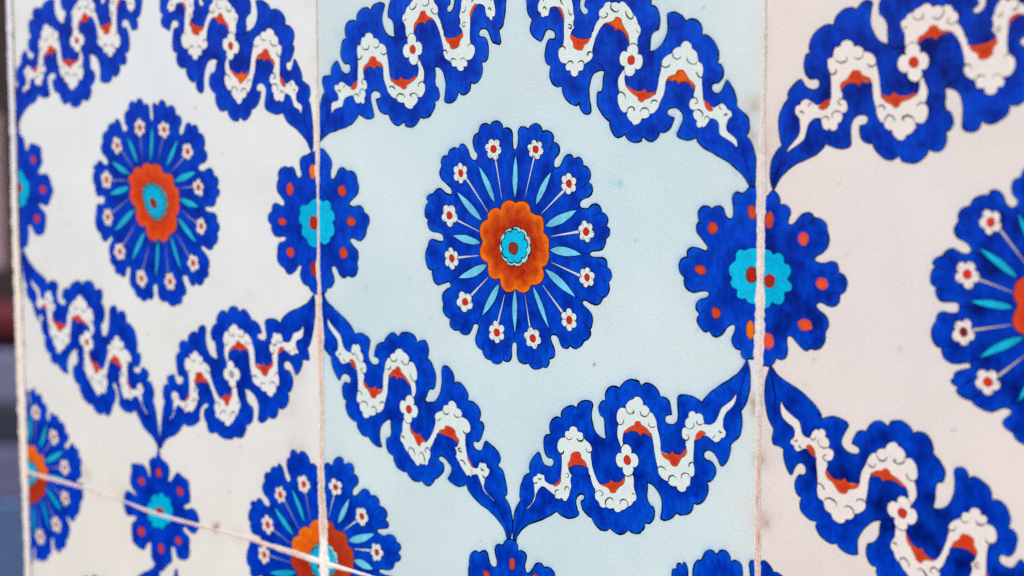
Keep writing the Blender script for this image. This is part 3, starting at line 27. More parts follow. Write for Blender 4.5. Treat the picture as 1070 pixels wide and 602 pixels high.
ROS = {"T1R":{"o":[[100.98,26.66],[97.79,26.13],[95.64,25.65],[94.02,24.84,1],[91.86,24.36],[90.0,22.81],[89.86,20.28],[90.68,17.44],[90.11,16.18],[88.81,16.09],[87.74,17.26],[86.9,19.01],[85.28,19.86],[83.3,19.37,1],[81.44,19.77],[79.0,18.89],[77.3,16.96],[77.48,14.78,1],[76.55,12.52],[76.84,9.97],[79.02,7.92],[80.65,6.21],[80.29,4.87],[78.74,4.68],[77.3,5.23],[75.08,5.29],[73.59,3.85],[73.57,2.37,1],[71.28,0.35],[71.23,-1.88],[73.01,-3.22,1],[73.19,-5.42],[74.84,-7.13],[77.62,-7.48],[80.41,-7.02],[81.5,-7.81],[80.37,-9.02],[77.58,-9.85],[76.42,-11.8],[76.62,-13.05,1],[76.13,-15.54],[77.42,-18.01],[80.41,-19.43,1],[81.82,-21.06],[84.03,-21.21],[86.8,-19.68],[88.7,-17.52],[90.24,-17.15],[90.11,-18.26],[89.3,-20.91],[90.03,-23.04],[91.65,-24.34],[94.03,-24.83,1],[95.42,-26.51],[97.02,-27.44],[100.25,-27.61,1]],"t":[[100.74,9.12],[97.54,8.53],[95.37,7.29,1],[93.74,6.09],[91.58,5.93],[89.71,4.7],[89.9,2.9,1],[89.0,1.01],[89.3,-0.79],[90.91,-2.12,1],[90.33,-4.35],[90.85,-5.76],[93.22,-7.01,1],[94.27,-8.74],[96.2,-9.66],[98.88,-9.78],[100.49,-9.64]],"s":[[84.04,11.2,1.97,2.33,"r"],[79.4,-1.44,2.22,1.32,"r"],[83.95,-12.82,2.2,1.77,"r"],[97.41,-0.5,2.57,2.75,"d"],[97.26,18.94,1.92,2.72,"o"],[97.16,-17.94,1.93,2.63,"d"]]},"T2L":{"o":[[-101.12,27.83],[-99.0,27.73],[-96.89,27.49],[-95.01,26.03,1],[-93.25,24.5],[-92.23,22.08],[-93.1,19.18],[-92.82,17.07],[-91.56,16.58],[-89.87,18.32],[-88.6,20.53],[-86.51,21.36],[-83.94,20.32,1],[-81.37,20.27],[-79.34,19.0],[-78.74,17.07,1],[-77.84,14.88],[-78.89,12.0],[-80.96,10.09],[-82.72,8.9],[-82.73,7.7],[-80.98,7.27],[-77.9,7.85],[-75.87,7.3],[-74.87,5.62,1],[-72.85,4.37],[-72.36,1.95],[-73.9,-0.28,1],[-74.42,-2.44],[-75.97,-4.34],[-78.02,-5.08],[-81.09,-4.43],[-82.65,-4.92],[-82.25,-6.16],[-80.61,-7.58],[-78.77,-8.83],[-78.38,-10.93],[-78.38,-11.64],[-79.01,-13.26,1],[-78.62,-15.57],[-79.67,-17.81],[-81.75,-18.95],[-84.03,-18.6,1],[-86.43,-19.71],[-88.51,-18.69],[-90.07,-16.69],[-91.32,-15.73],[-92.69,-16.08],[-92.82,-17.68],[-91.68,-20.09],[-91.71,-21.9],[-93.31,-23.87],[-95.44,-24.46,1],[-95.99,-25.75],[-97.07,-26.59],[-98.68,-27.2],[-101.91,-27.84,1]],"t":[[-101.39,8.61],[-99.26,8.77],[-97.15,8.06,1],[-95.02,8.71],[-93.14,7.42],[-92.96,5.29,1],[-91.4,4.34],[-90.9,1.88],[-92.18,0.56,1],[-91.15,-1.36],[-91.49,-3.89],[-93.3,-5.27,1],[-94.16,-7.0],[-96.83,-8.17],[-98.95,-7.42],[-101.62,-7.65]],"s":[[-86.81,12.72,2.07,2.12,"r"],[-81.96,1.67,2.26,1.77,"r"],[-86.33,-10.38,2.08,2.15,"r"]]},"T2R":{"o":[[98.98,26.33],[96.52,26.56],[95.11,26.47],[93.88,25.22,1],[92.34,24.41],[90.55,24.69],[89.15,23.59],[88.99,21.82],[89.48,19.5],[89.34,17.13],[88.5,16.18],[87.2,16.49],[86.3,17.78],[85.68,19.21],[84.35,20.0],[82.4,19.55],[81.33,18.76,1],[79.85,19.48],[77.65,19.2],[76.22,17.59],[76.12,15.79],[76.66,14.63,1],[75.59,13.05],[75.8,10.96],[77.54,9.31],[79.05,7.94],[80.04,6.65],[79.33,5.45],[77.63,5.89],[75.4,6.24],[73.54,5.95],[72.23,4.62],[72.27,3.11,1],[69.89,1.98],[68.97,-0.24],[69.62,-2.31],[71.38,-3.65,1],[71.2,-5.49],[72.37,-7.2],[75.01,-8.01],[77.96,-7.22],[80.18,-7.1],[80.93,-7.81],[80.23,-9.09],[77.66,-9.97],[76.21,-11.35],[76.11,-13.18],[77.41,-14.55,1],[76.49,-16.48],[77.51,-18.49],[79.4,-19.97],[81.39,-19.43,1],[82.38,-20.64],[84.23,-21.02],[86.39,-19.85],[88.15,-17.53],[89.93,-16.42],[91.02,-16.71],[90.93,-18.7],[90.04,-20.61],[90.1,-22.4],[91.58,-23.72],[93.39,-23.97,1],[93.8,-25.84],[95.27,-26.84],[97.04,-26.31],[100.58,-25.85,1]],"t":[[99.53,8.29],[97.78,8.13],[95.67,7.76],[93.91,7.07,1],[92.13,7.21],[90.74,5.72],[90.79,3.95,1],[88.48,1.65],[88.4,-0.74],[89.52,-1.94,1],[88.84,-3.38],[89.6,-4.79],[91.56,-5.48,1],[91.48,-7.58],[93.29,-8.27],[94.71,-7.82,1],[95.81,-9.01],[97.95,-9.24],[100.06,-9.01]],"s":[[81.85,12.85,1.89,1.9,"r"],[77.42,-0.63,2.36,1.45,"r"],[96.83,-0.32,2.11,2.53,"d"],[96.4,18.85,1.54,2.22,"r"],[83.8,-13.52,1.75,1.8,"r"],[96.77,-17.4,1.42,2.97,"o"]]},"T3L":{"o":[[-100.94,23.72],[-98.16,24.2],[-97.36,25.25],[-96.14,26.08],[-94.74,25.32],[-93.65,23.66],[-93.59,21.94,1],[-91.88,22.18],[-90.15,21.33],[-89.62,19.93],[-90.25,18.16],[-90.47,16.7],[-89.5,16.2],[-87.96,17.08],[-86.66,18.73],[-85.01,20.0],[-82.67,20.36],[-81.28,19.04,1],[-78.93,18.77],[-77.03,17.51],[-76.5,15.56,1],[-75.95,13.34],[-76.32,10.75],[-77.92,8.89],[-80.21,7.54],[-80.71,6.52],[-79.48,5.78],[-77.14,5.83],[-74.85,6.62],[-73.05,6.22],[-72.33,4.58],[-72.42,3.44,1],[-70.3,2.91],[-69.17,0.64],[-69.93,-1.71],[-71.53,-3.02,1],[-71.78,-5.04],[-73.37,-6.65],[-75.36,-6.87],[-77.38,-6.23],[-79.05,-6.24],[-79.69,-7.18],[-78.64,-8.38],[-76.25,-9.84],[-75.16,-12.3],[-76.2,-14.9,1],[-76.31,-17.34],[-77.58,-19.52],[-79.56,-20.53],[-81.25,-20.39,1],[-82.92,-21.24],[-85.0,-20.28],[-86.77,-18.63],[-88.18,-17.52],[-89.34,-17.6],[-89.71,-19.0],[-89.41,-21.9],[-90.02,-24.33],[-91.73,-25.14],[-93.48,-24.78,1],[-94.13,-26.34],[-95.84,-27.76],[-97.6,-27.69],[-99.36,-27.93,1]],"t":[[-100.46,8.0],[-98.36,8.19],[-96.61,7.88],[-95.53,6.69,1],[-93.47,7.47],[-91.72,6.47],[-91.31,4.47,1],[-89.58,4.06],[-88.83,2.1],[-90.12,-0.35,1],[-88.5,-1.64],[-88.64,-3.4],[-91.02,-4.4,1],[-90.95,-6.56],[-92.28,-8.16],[-94.35,-8.39],[-95.41,-7.92,1],[-96.41,-9.5],[-98.15,-9.99],[-99.9,-10.19]],"s":[[-84.89,12.45,1.89,1.95,"b"],[-77.92,-0.37,2.19,1.71,"b"],[-83.33,-13.44,2.57,1.74,"b"],[-97.24,17.02,1.52,2.43,"r"],[-96.52,-1.47,2.08,2.22,"d"],[-96.5,-19.96,2.09,2.48,"b"]]},"T1L":{"o":[[-102.41,27.31],[-97.16,27.55],[-95.92,23.4],[-93.06,21.44],[-92.19,18.55],[-91.44,16.23],[-89.6,17.43],[-88.01,19.61],[-83.64,19.17],[-80.08,17.94],[-79.84,14.21],[-79.4,11.73],[-81.74,8.67],[-82.85,6.92],[-80.69,6.48],[-76.33,6.92],[-73.98,4.99],[-73.22,2.96],[-71.65,0.15],[-73.55,-3.31],[-76.33,-6.86],[-79.95,-6.71],[-82.69,-6.24],[-81.92,-8.12],[-78.67,-9.97],[-77.78,-12.43],[-78.59,-16.69],[-80.65,-19.82],[-85.82,-20.68],[-88.35,-18.35],[-89.74,-16.77],[-91.55,-17.34],[-91.41,-20.31],[-92.13,-23.99],[-93.45,-26.25],[-96.83,-27.67],[-104.13,-28.32]],"t":[[-103.56,7.75],[-98.3,7.9],[-94.95,6.58],[-92.58,3.78,1],[-90.72,2.63],[-89.88,-0.69],[-90.78,-3.71,1],[-92.37,-5.52],[-93.23,-7.7],[-97.03,-9.01],[-104.62,-10.26]],"s":[[-86.2,12.59,1.76,1.68,"p"],[-79.6,-0.23,2.18,1.68,"p"],[-84.69,-13.39,2.06,1.86,"p"],[-98.36,-0.85,2.7,2.39,"d"],[-99.62,18.57,2.39,1.87,"p"],[-99.39,-18.84,2.11,1.89,"p"]]},"T1B":{"o":[[-0.75,-102.72],[0.41,-106.79],[3.59,-108.47],[6.11,-110.09],[6.0,-113.38],[5.27,-115.8],[6.81,-116.1],[8.54,-114.16],[11.82,-111.55],[14.96,-112.63],[18.71,-114.0],[19.26,-116.74],[19.76,-120.7],[19.07,-122.86],[15.85,-124.68],[15.43,-125.98],[17.71,-125.96],[21.52,-125.09],[23.98,-126.41],[25.38,-129.79],[24.41,-133.22],[21.83,-135.6],[18.69,-135.15],[16.19,-134.0],[14.52,-134.57],[15.49,-136.18],[18.6,-138.03],[18.5,-141.32],[18.65,-144.56],[17.04,-147.35],[11.9,-148.58],[9.63,-147.22],[8.81,-144.91],[7.55,-143.93],[6.36,-144.99],[6.39,-147.89],[6.7,-150.31],[3.36,-153.08],[-0.67,-156.42],[-3.89,-154.59],[-7.11,-152.32],[-7.63,-148.23],[-7.53,-145.7],[-8.84,-145.29],[-10.91,-147.21],[-12.32,-149.35],[-16.33,-149.14],[-20.3,-147.4],[-20.87,-144.55],[-21.02,-141.63],[-20.67,-139.45],[-18.31,-137.73],[-17.57,-136.07],[-19.18,-135.79],[-23.93,-136.27],[-25.61,-134.04],[-26.15,-130.76],[-25.35,-127.66],[-23.5,-125.64],[-20.14,-125.88],[-17.21,-126.61],[-17.43,-125.39],[-20.05,-123.77],[-21.28,-120.63],[-20.03,-116.22],[-19.64,-113.23],[-14.25,-112.32],[-10.94,-112.58],[-9.03,-114.33],[-8.17,-116.25],[-6.99,-116.29],[-7.27,-113.2],[-7.55,-109.94],[-4.84,-107.84],[-2.87,-107.51]],"t":[[6.04,-130.9,1],[6.68,-131.88],[6.49,-132.84],[5.98,-133.75],[5.21,-134.53],[4.24,-135.11],[2.88,-135.09,1],[2.56,-136.38],[1.75,-137.16],[0.77,-137.7],[-0.27,-137.96],[-1.28,-137.9],[-2.1,-137.05,1],[-3.24,-138.06],[-4.31,-138.29],[-5.29,-138.19],[-6.12,-137.8],[-6.69,-137.12],[-6.57,-135.83,1],[-8.0,-136.08],[-8.82,-135.64],[-9.35,-134.95],[-9.56,-134.09],[-9.42,-133.11],[-8.4,-131.99,1],[-9.45,-131.35],[-9.63,-130.45],[-9.45,-129.5],[-8.95,-128.57],[-8.16,-127.76],[-6.73,-127.35,1],[-6.9,-126.13],[-6.36,-125.2],[-5.56,-124.43],[-4.58,-123.89],[-3.52,-123.62],[-2.35,-124.1,1],[-1.58,-122.88],[-0.58,-122.36],[0.46,-122.14],[1.44,-122.22],[2.28,-122.62],[2.65,-123.75,1],[3.99,-123.11],[4.98,-123.23],[5.77,-123.65],[6.31,-124.31],[6.53,-125.18],[5.95,-126.44,1],[7.23,-126.65],[7.75,-127.36],[7.94,-128.22],[7.79,-129.16],[7.31,-130.09]],"s":[[-1.14,-113.79,1.83,1.82,"p"],[-13.2,-119.62,2.14,1.67,"p"],[13.1,-119.31,2.04,1.81,"p"],[-14.04,-141.78,2.42,2.03,"p"],[-0.59,-146.56,1.84,2.18,"p"],[11.26,-140.71,2.06,1.66,"p"],[-0.81,-130.41,2.88,1.67,"d"]]},"T2B":{"o":[[-22.05,-120.63],[-22.06,-117.81],[-21.69,-116.32],[-21.7,-114.56],[-20.96,-112.3],[-18.62,-110.63],[-16.76,-110.96,1],[-14.91,-109.88],[-13.06,-109.99],[-12.31,-111.93],[-11.47,-113.85],[-10.0,-114.73],[-8.53,-114.28],[-8.27,-112.14],[-9.11,-109.54],[-9.21,-107.48],[-8.04,-106.2],[-5.49,-105.9,1],[-4.41,-104.1],[-2.61,-103.19],[0.09,-103.21],[1.44,-104.65],[1.73,-106.51,1],[3.24,-106.14],[5.3,-106.95],[5.49,-108.62],[4.8,-111.16],[5.36,-113.31],[6.78,-113.49],[8.62,-111.39],[9.92,-109.55],[12.11,-108.76],[13.87,-109.95,1],[16.05,-109.5],[18.23,-110.73],[18.68,-111.99],[20.91,-117.6],[19.25,-122.71],[23.15,-124.21],[18.9,-129.6],[19.01,-138.45],[19.04,-141.18],[18.71,-142.63],[18.73,-144.34],[18.06,-146.57],[15.89,-148.28],[14.13,-148.03],[12.37,-149.16],[10.6,-149.12],[9.87,-147.23],[9.05,-145.35],[7.62,-144.52],[6.19,-145.01],[5.94,-147.15],[6.77,-149.73],[6.88,-151.79],[5.73,-153.13],[3.22,-153.56],[2.15,-155.44],[0.35,-156.46],[-2.38,-156.59],[-3.77,-155.18],[-4.05,-153.28],[-5.61,-153.74],[-7.73,-153.0],[-7.93,-151.28],[-7.21,-148.64],[-7.77,-146.45],[-9.25,-146.31],[-11.18,-148.55],[-12.56,-150.51],[-14.89,-151.44],[-16.76,-150.26],[-19.11,-150.84],[-21.48,-149.63],[-21.96,-148.31],[-24.16,-140.98],[-22.28,-136.27],[-26.56,-135.1],[-22.78,-129.99]],"t":[[4.04,-130.2,1],[4.56,-131.02],[4.44,-131.84],[4.08,-132.62],[3.53,-133.3],[2.8,-133.8],[1.76,-133.79,1],[1.56,-134.9],[0.96,-135.57],[0.23,-136.04],[-0.55,-136.27],[-1.33,-136.23],[-1.98,-135.52,1],[-2.82,-136.39],[-3.63,-136.6],[-4.38,-136.53],[-5.03,-136.21],[-5.49,-135.64],[-5.44,-134.54,1],[-6.52,-134.77],[-7.17,-134.41],[-7.59,-133.83],[-7.79,-133.1],[-7.71,-132.27],[-6.97,-131.31,1],[-7.79,-130.77],[-7.96,-130.01],[-7.85,-129.2],[-7.5,-128.41],[-6.92,-127.71],[-5.85,-127.34,1],[-6.02,-126.31],[-5.63,-125.51],[-5.05,-124.85],[-4.33,-124.37],[-3.52,-124.14],[-2.61,-124.53,1],[-2.06,-123.48],[-1.31,-123.02],[-0.53,-122.82],[0.23,-122.88],[0.88,-123.21],[1.2,-124.17,1],[2.21,-123.6],[2.97,-123.69],[3.58,-124.04],[4.02,-124.59],[4.22,-125.33],[3.82,-126.41,1],[4.81,-126.57],[5.23,-127.16],[5.4,-127.89],[5.32,-128.69],[4.98,-129.5]],"s":[[-1.01,-111.89,1.35,2.2,"r"],[-13.29,-118.21,1.57,1.54,"r"],[9.97,-114.52,1.5,1.5,"r"]]}}
J1 = [[-99.42,130.53,0.5],[-100.1,82.29,0.5],[-100.05,66.56,0.59],[-100.27,50.73,0.68],[-100.11,43.66,1.27],[-100.23,34.79,1.44],[-99.82,25.91,1.08],[-100.44,19.44,1.3],[-100.0,13.38,0.65],[-99.96,4.4,0.51],[-99.86,-8.22,0.58],[-100.42,-17.34,1.09],[-99.71,-24.54,0.95],[-99.81,-31.85,1.31],[-99.67,-40.98,2.15],[-99.57,-53.84,1.64],[-99.23,-68.57,1.47],[-99.43,-83.48,1.47],[-99.85,-94.77,1.83],[-99.46,-105.97,2.0],[-98.79,-117.17,2.25],[-98.62,-125.47,2.26],[-98.43,-131.5,2.84],[-98.04,-143.61,2.21]]
J2 = [[97.96,124.57,0.5],[99.26,82.69,0.5],[99.63,68.55,0.51],[99.7,57.17,0.61],[99.52,48.58,0.87],[99.33,39.94,1.05],[99.35,31.28,1.67],[99.58,24.04,1.72],[99.77,15.32,1.45],[99.94,6.57,1.39],[100.09,-0.76,1.26],[100.21,-8.11,1.68],[100.17,-18.47,1.82],[100.18,-24.41,1.82],[100.34,-31.85,1.41],[100.65,-42.28,0.94],[100.95,-54.28,0.83],[101.01,-63.35,1.11],[101.12,-69.4,1.06],[101.56,-81.52,1.17],[101.81,-94.36,1.12],[102.7,-130.79,0.85]]
JL = [[-299.07,127.14,2.21],[-301.02,81.89,2.23],[-301.13,61.04,2.24],[-301.25,40.04,2.1],[-301.36,18.87,2.11],[-301.86,-2.49,2.27],[-302.2,-24.01,2.43],[-301.71,-45.61,2.74],[-301.45,-67.4,3.06],[-301.57,-89.39,3.07],[-301.35,-107.06,3.08],[-301.29,-124.86,2.93],[-301.16,-142.75,2.32],[-301.02,-160.75,2.18],[-300.93,-179.78,2.18],[-301.24,-234.03,2.2]]
H1 = [[-299.31,-130.33,0.68],[-286.43,-130.32,0.98],[-275.27,-130.12,0.89],[-259.26,-129.91,0.79],[-246.46,-129.77,0.43],[-227.1,-130.52,0.38],[-212.32,-131.56,0.84],[-201.13,-131.96,0.83],[-189.48,-131.81,0.83],[-174.92,-131.47,0.73],[-164.38,-131.25,0.32],[-152.24,-131.07,0.48],[-137.41,-130.91,0.87],[-122.97,-131.14,1.09],[-111.68,-131.17,1.31],[-102.26,-131.53,1.19],[-97.89,-131.77,1.3],[-91.38,-131.55,0.94],[-81.77,-131.42,0.58],[-66.13,-131.46,0.46],[-31.35,-130.81,0.44],[10.14,-130.25,0.43],[60.5,-130.42,0.4],[103.04,-130.08,0.39]]
CAM = {"f":1970.7109238343467,"pos":[0.4255776781193813,-0.47149537919521506,0.08024926117629921],"R":[[0.7401827234011178,0.672379768096656,0.005914679416948988],[0.10351588718402596,-0.1052542067778645,-0.9890429783664908],[-0.6643899435413078,0.7326847885753177,-0.14750933364139424]],"H":259.85957982565895}
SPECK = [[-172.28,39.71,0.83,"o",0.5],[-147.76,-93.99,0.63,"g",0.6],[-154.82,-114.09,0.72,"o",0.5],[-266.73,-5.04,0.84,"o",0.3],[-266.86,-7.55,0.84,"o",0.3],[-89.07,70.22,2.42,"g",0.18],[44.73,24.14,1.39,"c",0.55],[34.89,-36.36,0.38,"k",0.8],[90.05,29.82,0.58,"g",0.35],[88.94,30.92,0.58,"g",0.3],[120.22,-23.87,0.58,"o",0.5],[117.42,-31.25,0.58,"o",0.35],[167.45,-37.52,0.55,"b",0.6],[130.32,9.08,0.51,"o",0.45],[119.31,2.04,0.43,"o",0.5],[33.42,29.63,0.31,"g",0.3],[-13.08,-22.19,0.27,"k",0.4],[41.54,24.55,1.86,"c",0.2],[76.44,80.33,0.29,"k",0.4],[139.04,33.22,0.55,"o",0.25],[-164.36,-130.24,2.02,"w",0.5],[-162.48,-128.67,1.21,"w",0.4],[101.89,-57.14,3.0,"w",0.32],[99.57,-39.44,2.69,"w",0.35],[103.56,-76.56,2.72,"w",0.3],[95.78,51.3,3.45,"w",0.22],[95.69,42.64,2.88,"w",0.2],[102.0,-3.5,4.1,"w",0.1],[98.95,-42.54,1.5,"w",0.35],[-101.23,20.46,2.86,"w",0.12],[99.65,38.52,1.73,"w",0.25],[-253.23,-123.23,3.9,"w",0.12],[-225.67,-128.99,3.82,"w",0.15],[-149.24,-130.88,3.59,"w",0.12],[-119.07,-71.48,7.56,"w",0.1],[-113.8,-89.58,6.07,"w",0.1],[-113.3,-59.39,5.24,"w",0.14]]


random.seed(7)
rng = np.random.default_rng(11)
for _ in range(70):
    SPECK.append([rng.uniform(-295, 190), rng.uniform(-128, 120), rng.uniform(.3, .8), 'kog'[rng.integers(3)], rng.uniform(.12, .4)])
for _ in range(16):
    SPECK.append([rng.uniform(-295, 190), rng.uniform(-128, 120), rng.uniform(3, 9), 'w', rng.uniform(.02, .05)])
scene = bpy.context.scene
COLL = scene.collection
MM = 0.001
FOCUS = 0.630; FSTOP = 9.2; SKY = 0.105; SUN = 2.6; SUNCOL = (1.0, 0.975, 0.955)
H = CAM['H']; HW, HH = 100.0, H / 2
LIFT = 0.4                                  # the painted coats lie a few microns over each other
ZC = 1.5                                    # height of the middle tile's centre above the floor, metres
LM["T2BR"] = TPL
TILE_AT = {'T1': (-200.0, 0.0), 'T2': (0.0, 0.0), 'T3': (200.0, 0.0), 'B1': (-200.0, -H), 'B2': (0.0, -H)}


def lin(r, g, b):
    def f(c):
        c /= 255.0
        return c / 12.92 if c <= 0.04045 else ((c + 0.055) / 1.055) ** 2.4
    return np.array([f(r), f(g), f(b)])


# ------------------------------------------------------------------ geometry helpers
def smooth(tr, step=0.45, closed=True):
    """dense polyline through traced points; a point with a third value is a sharp corner"""
    P = [np.array(p[:2], float) for p in tr]
    C = [len(p) > 2 for p in tr]
    n = len(P)
    out = []
    for i in range(n if closed else n - 1):
        p1, p2 = P[i], P[(i + 1) % n]
        p0 = P[(i - 1) % n] if (closed or i > 0) else 2 * p1 - p2
        p3 = P[(i + 2) % n] if (closed or i + 2 < n) else 2 * p2 - p1
        m1 = (p2 - p0) / 2
        m2 = (p3 - p1) / 2
        d = p2 - p1
        L = np.linalg.norm(d)
        if L < 1e-6:
            continue
        if C[i]:
            m1 = d
        if C[(i + 1) % n]:
            m2 = d
        for m in (m1, m2):
            l = np.linalg.norm(m)
            if l > 1.25 * L:
                m *= 1.25 * L / l
        k = max(1, int(math.ceil(L / step)))
        for j in range(k):
            t = j / k
            h = ((2 * t**3 - 3 * t**2 + 1) * p1 + (t**3 - 2 * t**2 + t) * m1 + (-2 * t**3 + 3 * t**2) * p2 + (t**3 - t**2) * m2)
            out.append(h)
    if not closed:
        out.append(P[-1])
    return np.array(out)


def tps(src, dst, reg=0.6):
    """thin plate spline carrying the template's landmarks to the ones seen on a tile"""
    src = np.asarray(src, float); dst = np.asarray(dst, float)
    n = len(src)
    def U(r2):
        return np.where(r2 > 1e-12, r2 * np.log(r2 + 1e-12), 0.0)
    K = U(((src[:, None] - src[None]) ** 2).sum(-1))
    Pm = np.c_[np.ones(n), src]
    A = np.zeros((n + 3, n + 3))
    A[:n, :n] = K + reg * np.eye(n); A[:n, n:] = Pm; A[n:, :n] = Pm.T
    b = np.zeros((n + 3, 2)); b[:n] = dst
    w = np.linalg.solve(A, b)
    def f(q):
        q = np.asarray(q, float)
        k = U(((q[:, None] - src[None]) ** 2).sum(-1))
        return k @ w[:n] + np.c_[np.ones(len(q)), q] @ w[n:]
    return f


def warp(tr, f):
    q = f(np.array([p[:2] for p in tr]))
    return [[q[i][0], q[i][1]] + list(tr[i][2:3]) for i in range(len(tr))]


def inside(pts, poly):
    x, y = pts[:, 0], pts[:, 1]
    r = np.zeros(len(pts), bool)
    a = poly; b = np.roll(poly, -1, 0)
    for (x1, y1), (x2, y2) in zip(a, b):
        c = (y1 > y) != (y2 > y)
        if c.any():
            xi = (x2 - x1) * (y - y1) / (y2 - y1 + 1e-15) + x1
            r ^= c & (x < xi)
    return r


def dist_to(pts, poly):
    d = np.full(len(pts), 1e9)
    for i in range(0, len(poly), 64):
        d = np.minimum(d, np.sqrt(((pts[:, None] - poly[None, i:i + 64]) ** 2).sum(-1)).min(1))
    return d


class Mesh:
    """gathers coloured flat shapes lying in one tile's plane and links them as one object"""
    def __init__(self):
        self.v, self.f, self.c = [], [], []

    def add(self, xy, lift, faces, cols):
        o = len(self.v)
        lift = np.broadcast_to(lift, (len(xy),))
        self.v += [(x * MM, -l * MM * LIFT, z * MM) for (x, z), l in zip(xy, lift)]
        self.f += [tuple(i + o for i in f) for f in faces]
        cols = np.broadcast_to(cols, (len(xy), 3))
        self.c += [tuple(c) + (1.0,) for c in cols]

    def fill(self, poly, lift, colf, grid=1.3, clip=None):
        """fill a closed polyline; colf(points, distance to its edge) gives the colours; clip = (axis, sign, value)"""
        lo, hi = poly.min(0), poly.max(0)
        gx = np.arange(lo[0], hi[0], grid); gz = np.arange(lo[1], hi[1], grid)
        verts = [tuple(p) for p in poly]
        n = len(poly)
        edges = [(i, (i + 1) % n) for i in range(n)]
        if len(gx) and len(gz):
            G = np.stack(np.meshgrid(gx, gz), -1).reshape(-1, 2)
            G = G + rng.uniform(-.25, .25, G.shape) * grid
            G = G[inside(G, poly)]
            if len(G):
                G = G[dist_to(G, poly) > 0.35 * grid]
                # a ring of points close under the edge keeps the shading of the rim crisp
                verts += [tuple(p) for p in G]
        for ax, sg, val in (clip or []):
            t = np.arange(lo[1 - ax] - 1, hi[1 - ax] + 1.5, 0.8)
            o = len(verts)
            for u in t:
                verts.append((val, u) if ax == 0 else (u, val))
            edges += [(o + i, o + i + 1) for i in range(len(t) - 1)]
        r = delaunay_2d_cdt([Vector(p) for p in verts], edges, [], 0, 1e-5, False)
        V = np.array([tuple(p) for p in r[0]]); F = np.array([tuple(f) for f in r[2]])
        cen = V[F].mean(1)
        keep = inside(cen, poly)
        for ax, sg, val in (clip or []):
            keep &= (cen[:, ax] - val) * sg >= 0
        F = F[keep]
        if not len(F):
            return
        used = np.unique(F); remap = -np.ones(len(V), int); remap[used] = np.arange(len(used))
        V = V[used]; F = remap[F]
        # counter-clockwise seen from the front (x right, z up, looking along +y)
        a, b, c = V[F[:, 0]], V[F[:, 1]], V[F[:, 2]]
        cr = (b[:, 0] - a[:, 0]) * (c[:, 1] - a[:, 1]) - (b[:, 1] - a[:, 1]) * (c[:, 0] - a[:, 0])
        F[cr < 0] = F[cr < 0][:, ::-1]
        self.add(V, lift, F.tolist(), colf(V, dist_to(V, poly)))

    def line(self, pts, width, lift, col, closed=False, taper=False, clip=None, wob=0.4):
        pts = np.asarray(pts)
        n = len(pts)
        if n < 2:
            return
        if closed:
            t = np.roll(pts, -1, 0) - np.roll(pts, 1, 0)
        else:
            t = np.gradient(pts, axis=0)
        t /= np.linalg.norm(t, axis=1)[:, None] + 1e-9
        nn = np.c_[-t[:, 1], t[:, 0]]
        w = np.array([width * (1 + wob * 2 * noise.noise((p[0] * .35 + 3, p[1] * .35, width * 7)))for p in pts]) / 2
        if taper:
            s = np.linspace(0, 1, n); w = w * (0.25 + 0.75 * np.sin(np.pi * np.clip(s * .95 + .05, 0, 1)) ** .5)
        a = pts + nn * w[:, None]; b = pts - nn * w[:, None]
        V = np.concatenate([a, b]); F = []
        for i in range(n if closed else n - 1):
            j = (i + 1) % n
            if clip is not None and not all((pts[i][ax] - val) * sg >= 0 and (pts[j][ax] - val) * sg >= 0 for ax, sg, val in clip):
                continue
            F.append((n + i, n + j, j, i))
        if F:
            self.add(V, lift, F, col)

    def build(self, name, mat, parent):
        if not self.f:
            return None
        me = bpy.data.meshes.new(name)
        me.from_pydata(self.v, [], self.f)
        at = me.color_attributes.new('Col', 'FLOAT_COLOR', 'POINT')
        at.data.foreach_set('color', np.array(self.c, np.float32).ravel())
        me.materials.append(mat)
        o = bpy.data.objects.new(name, me)
        COLL.objects.link(o)
        o.parent = parent
        return o


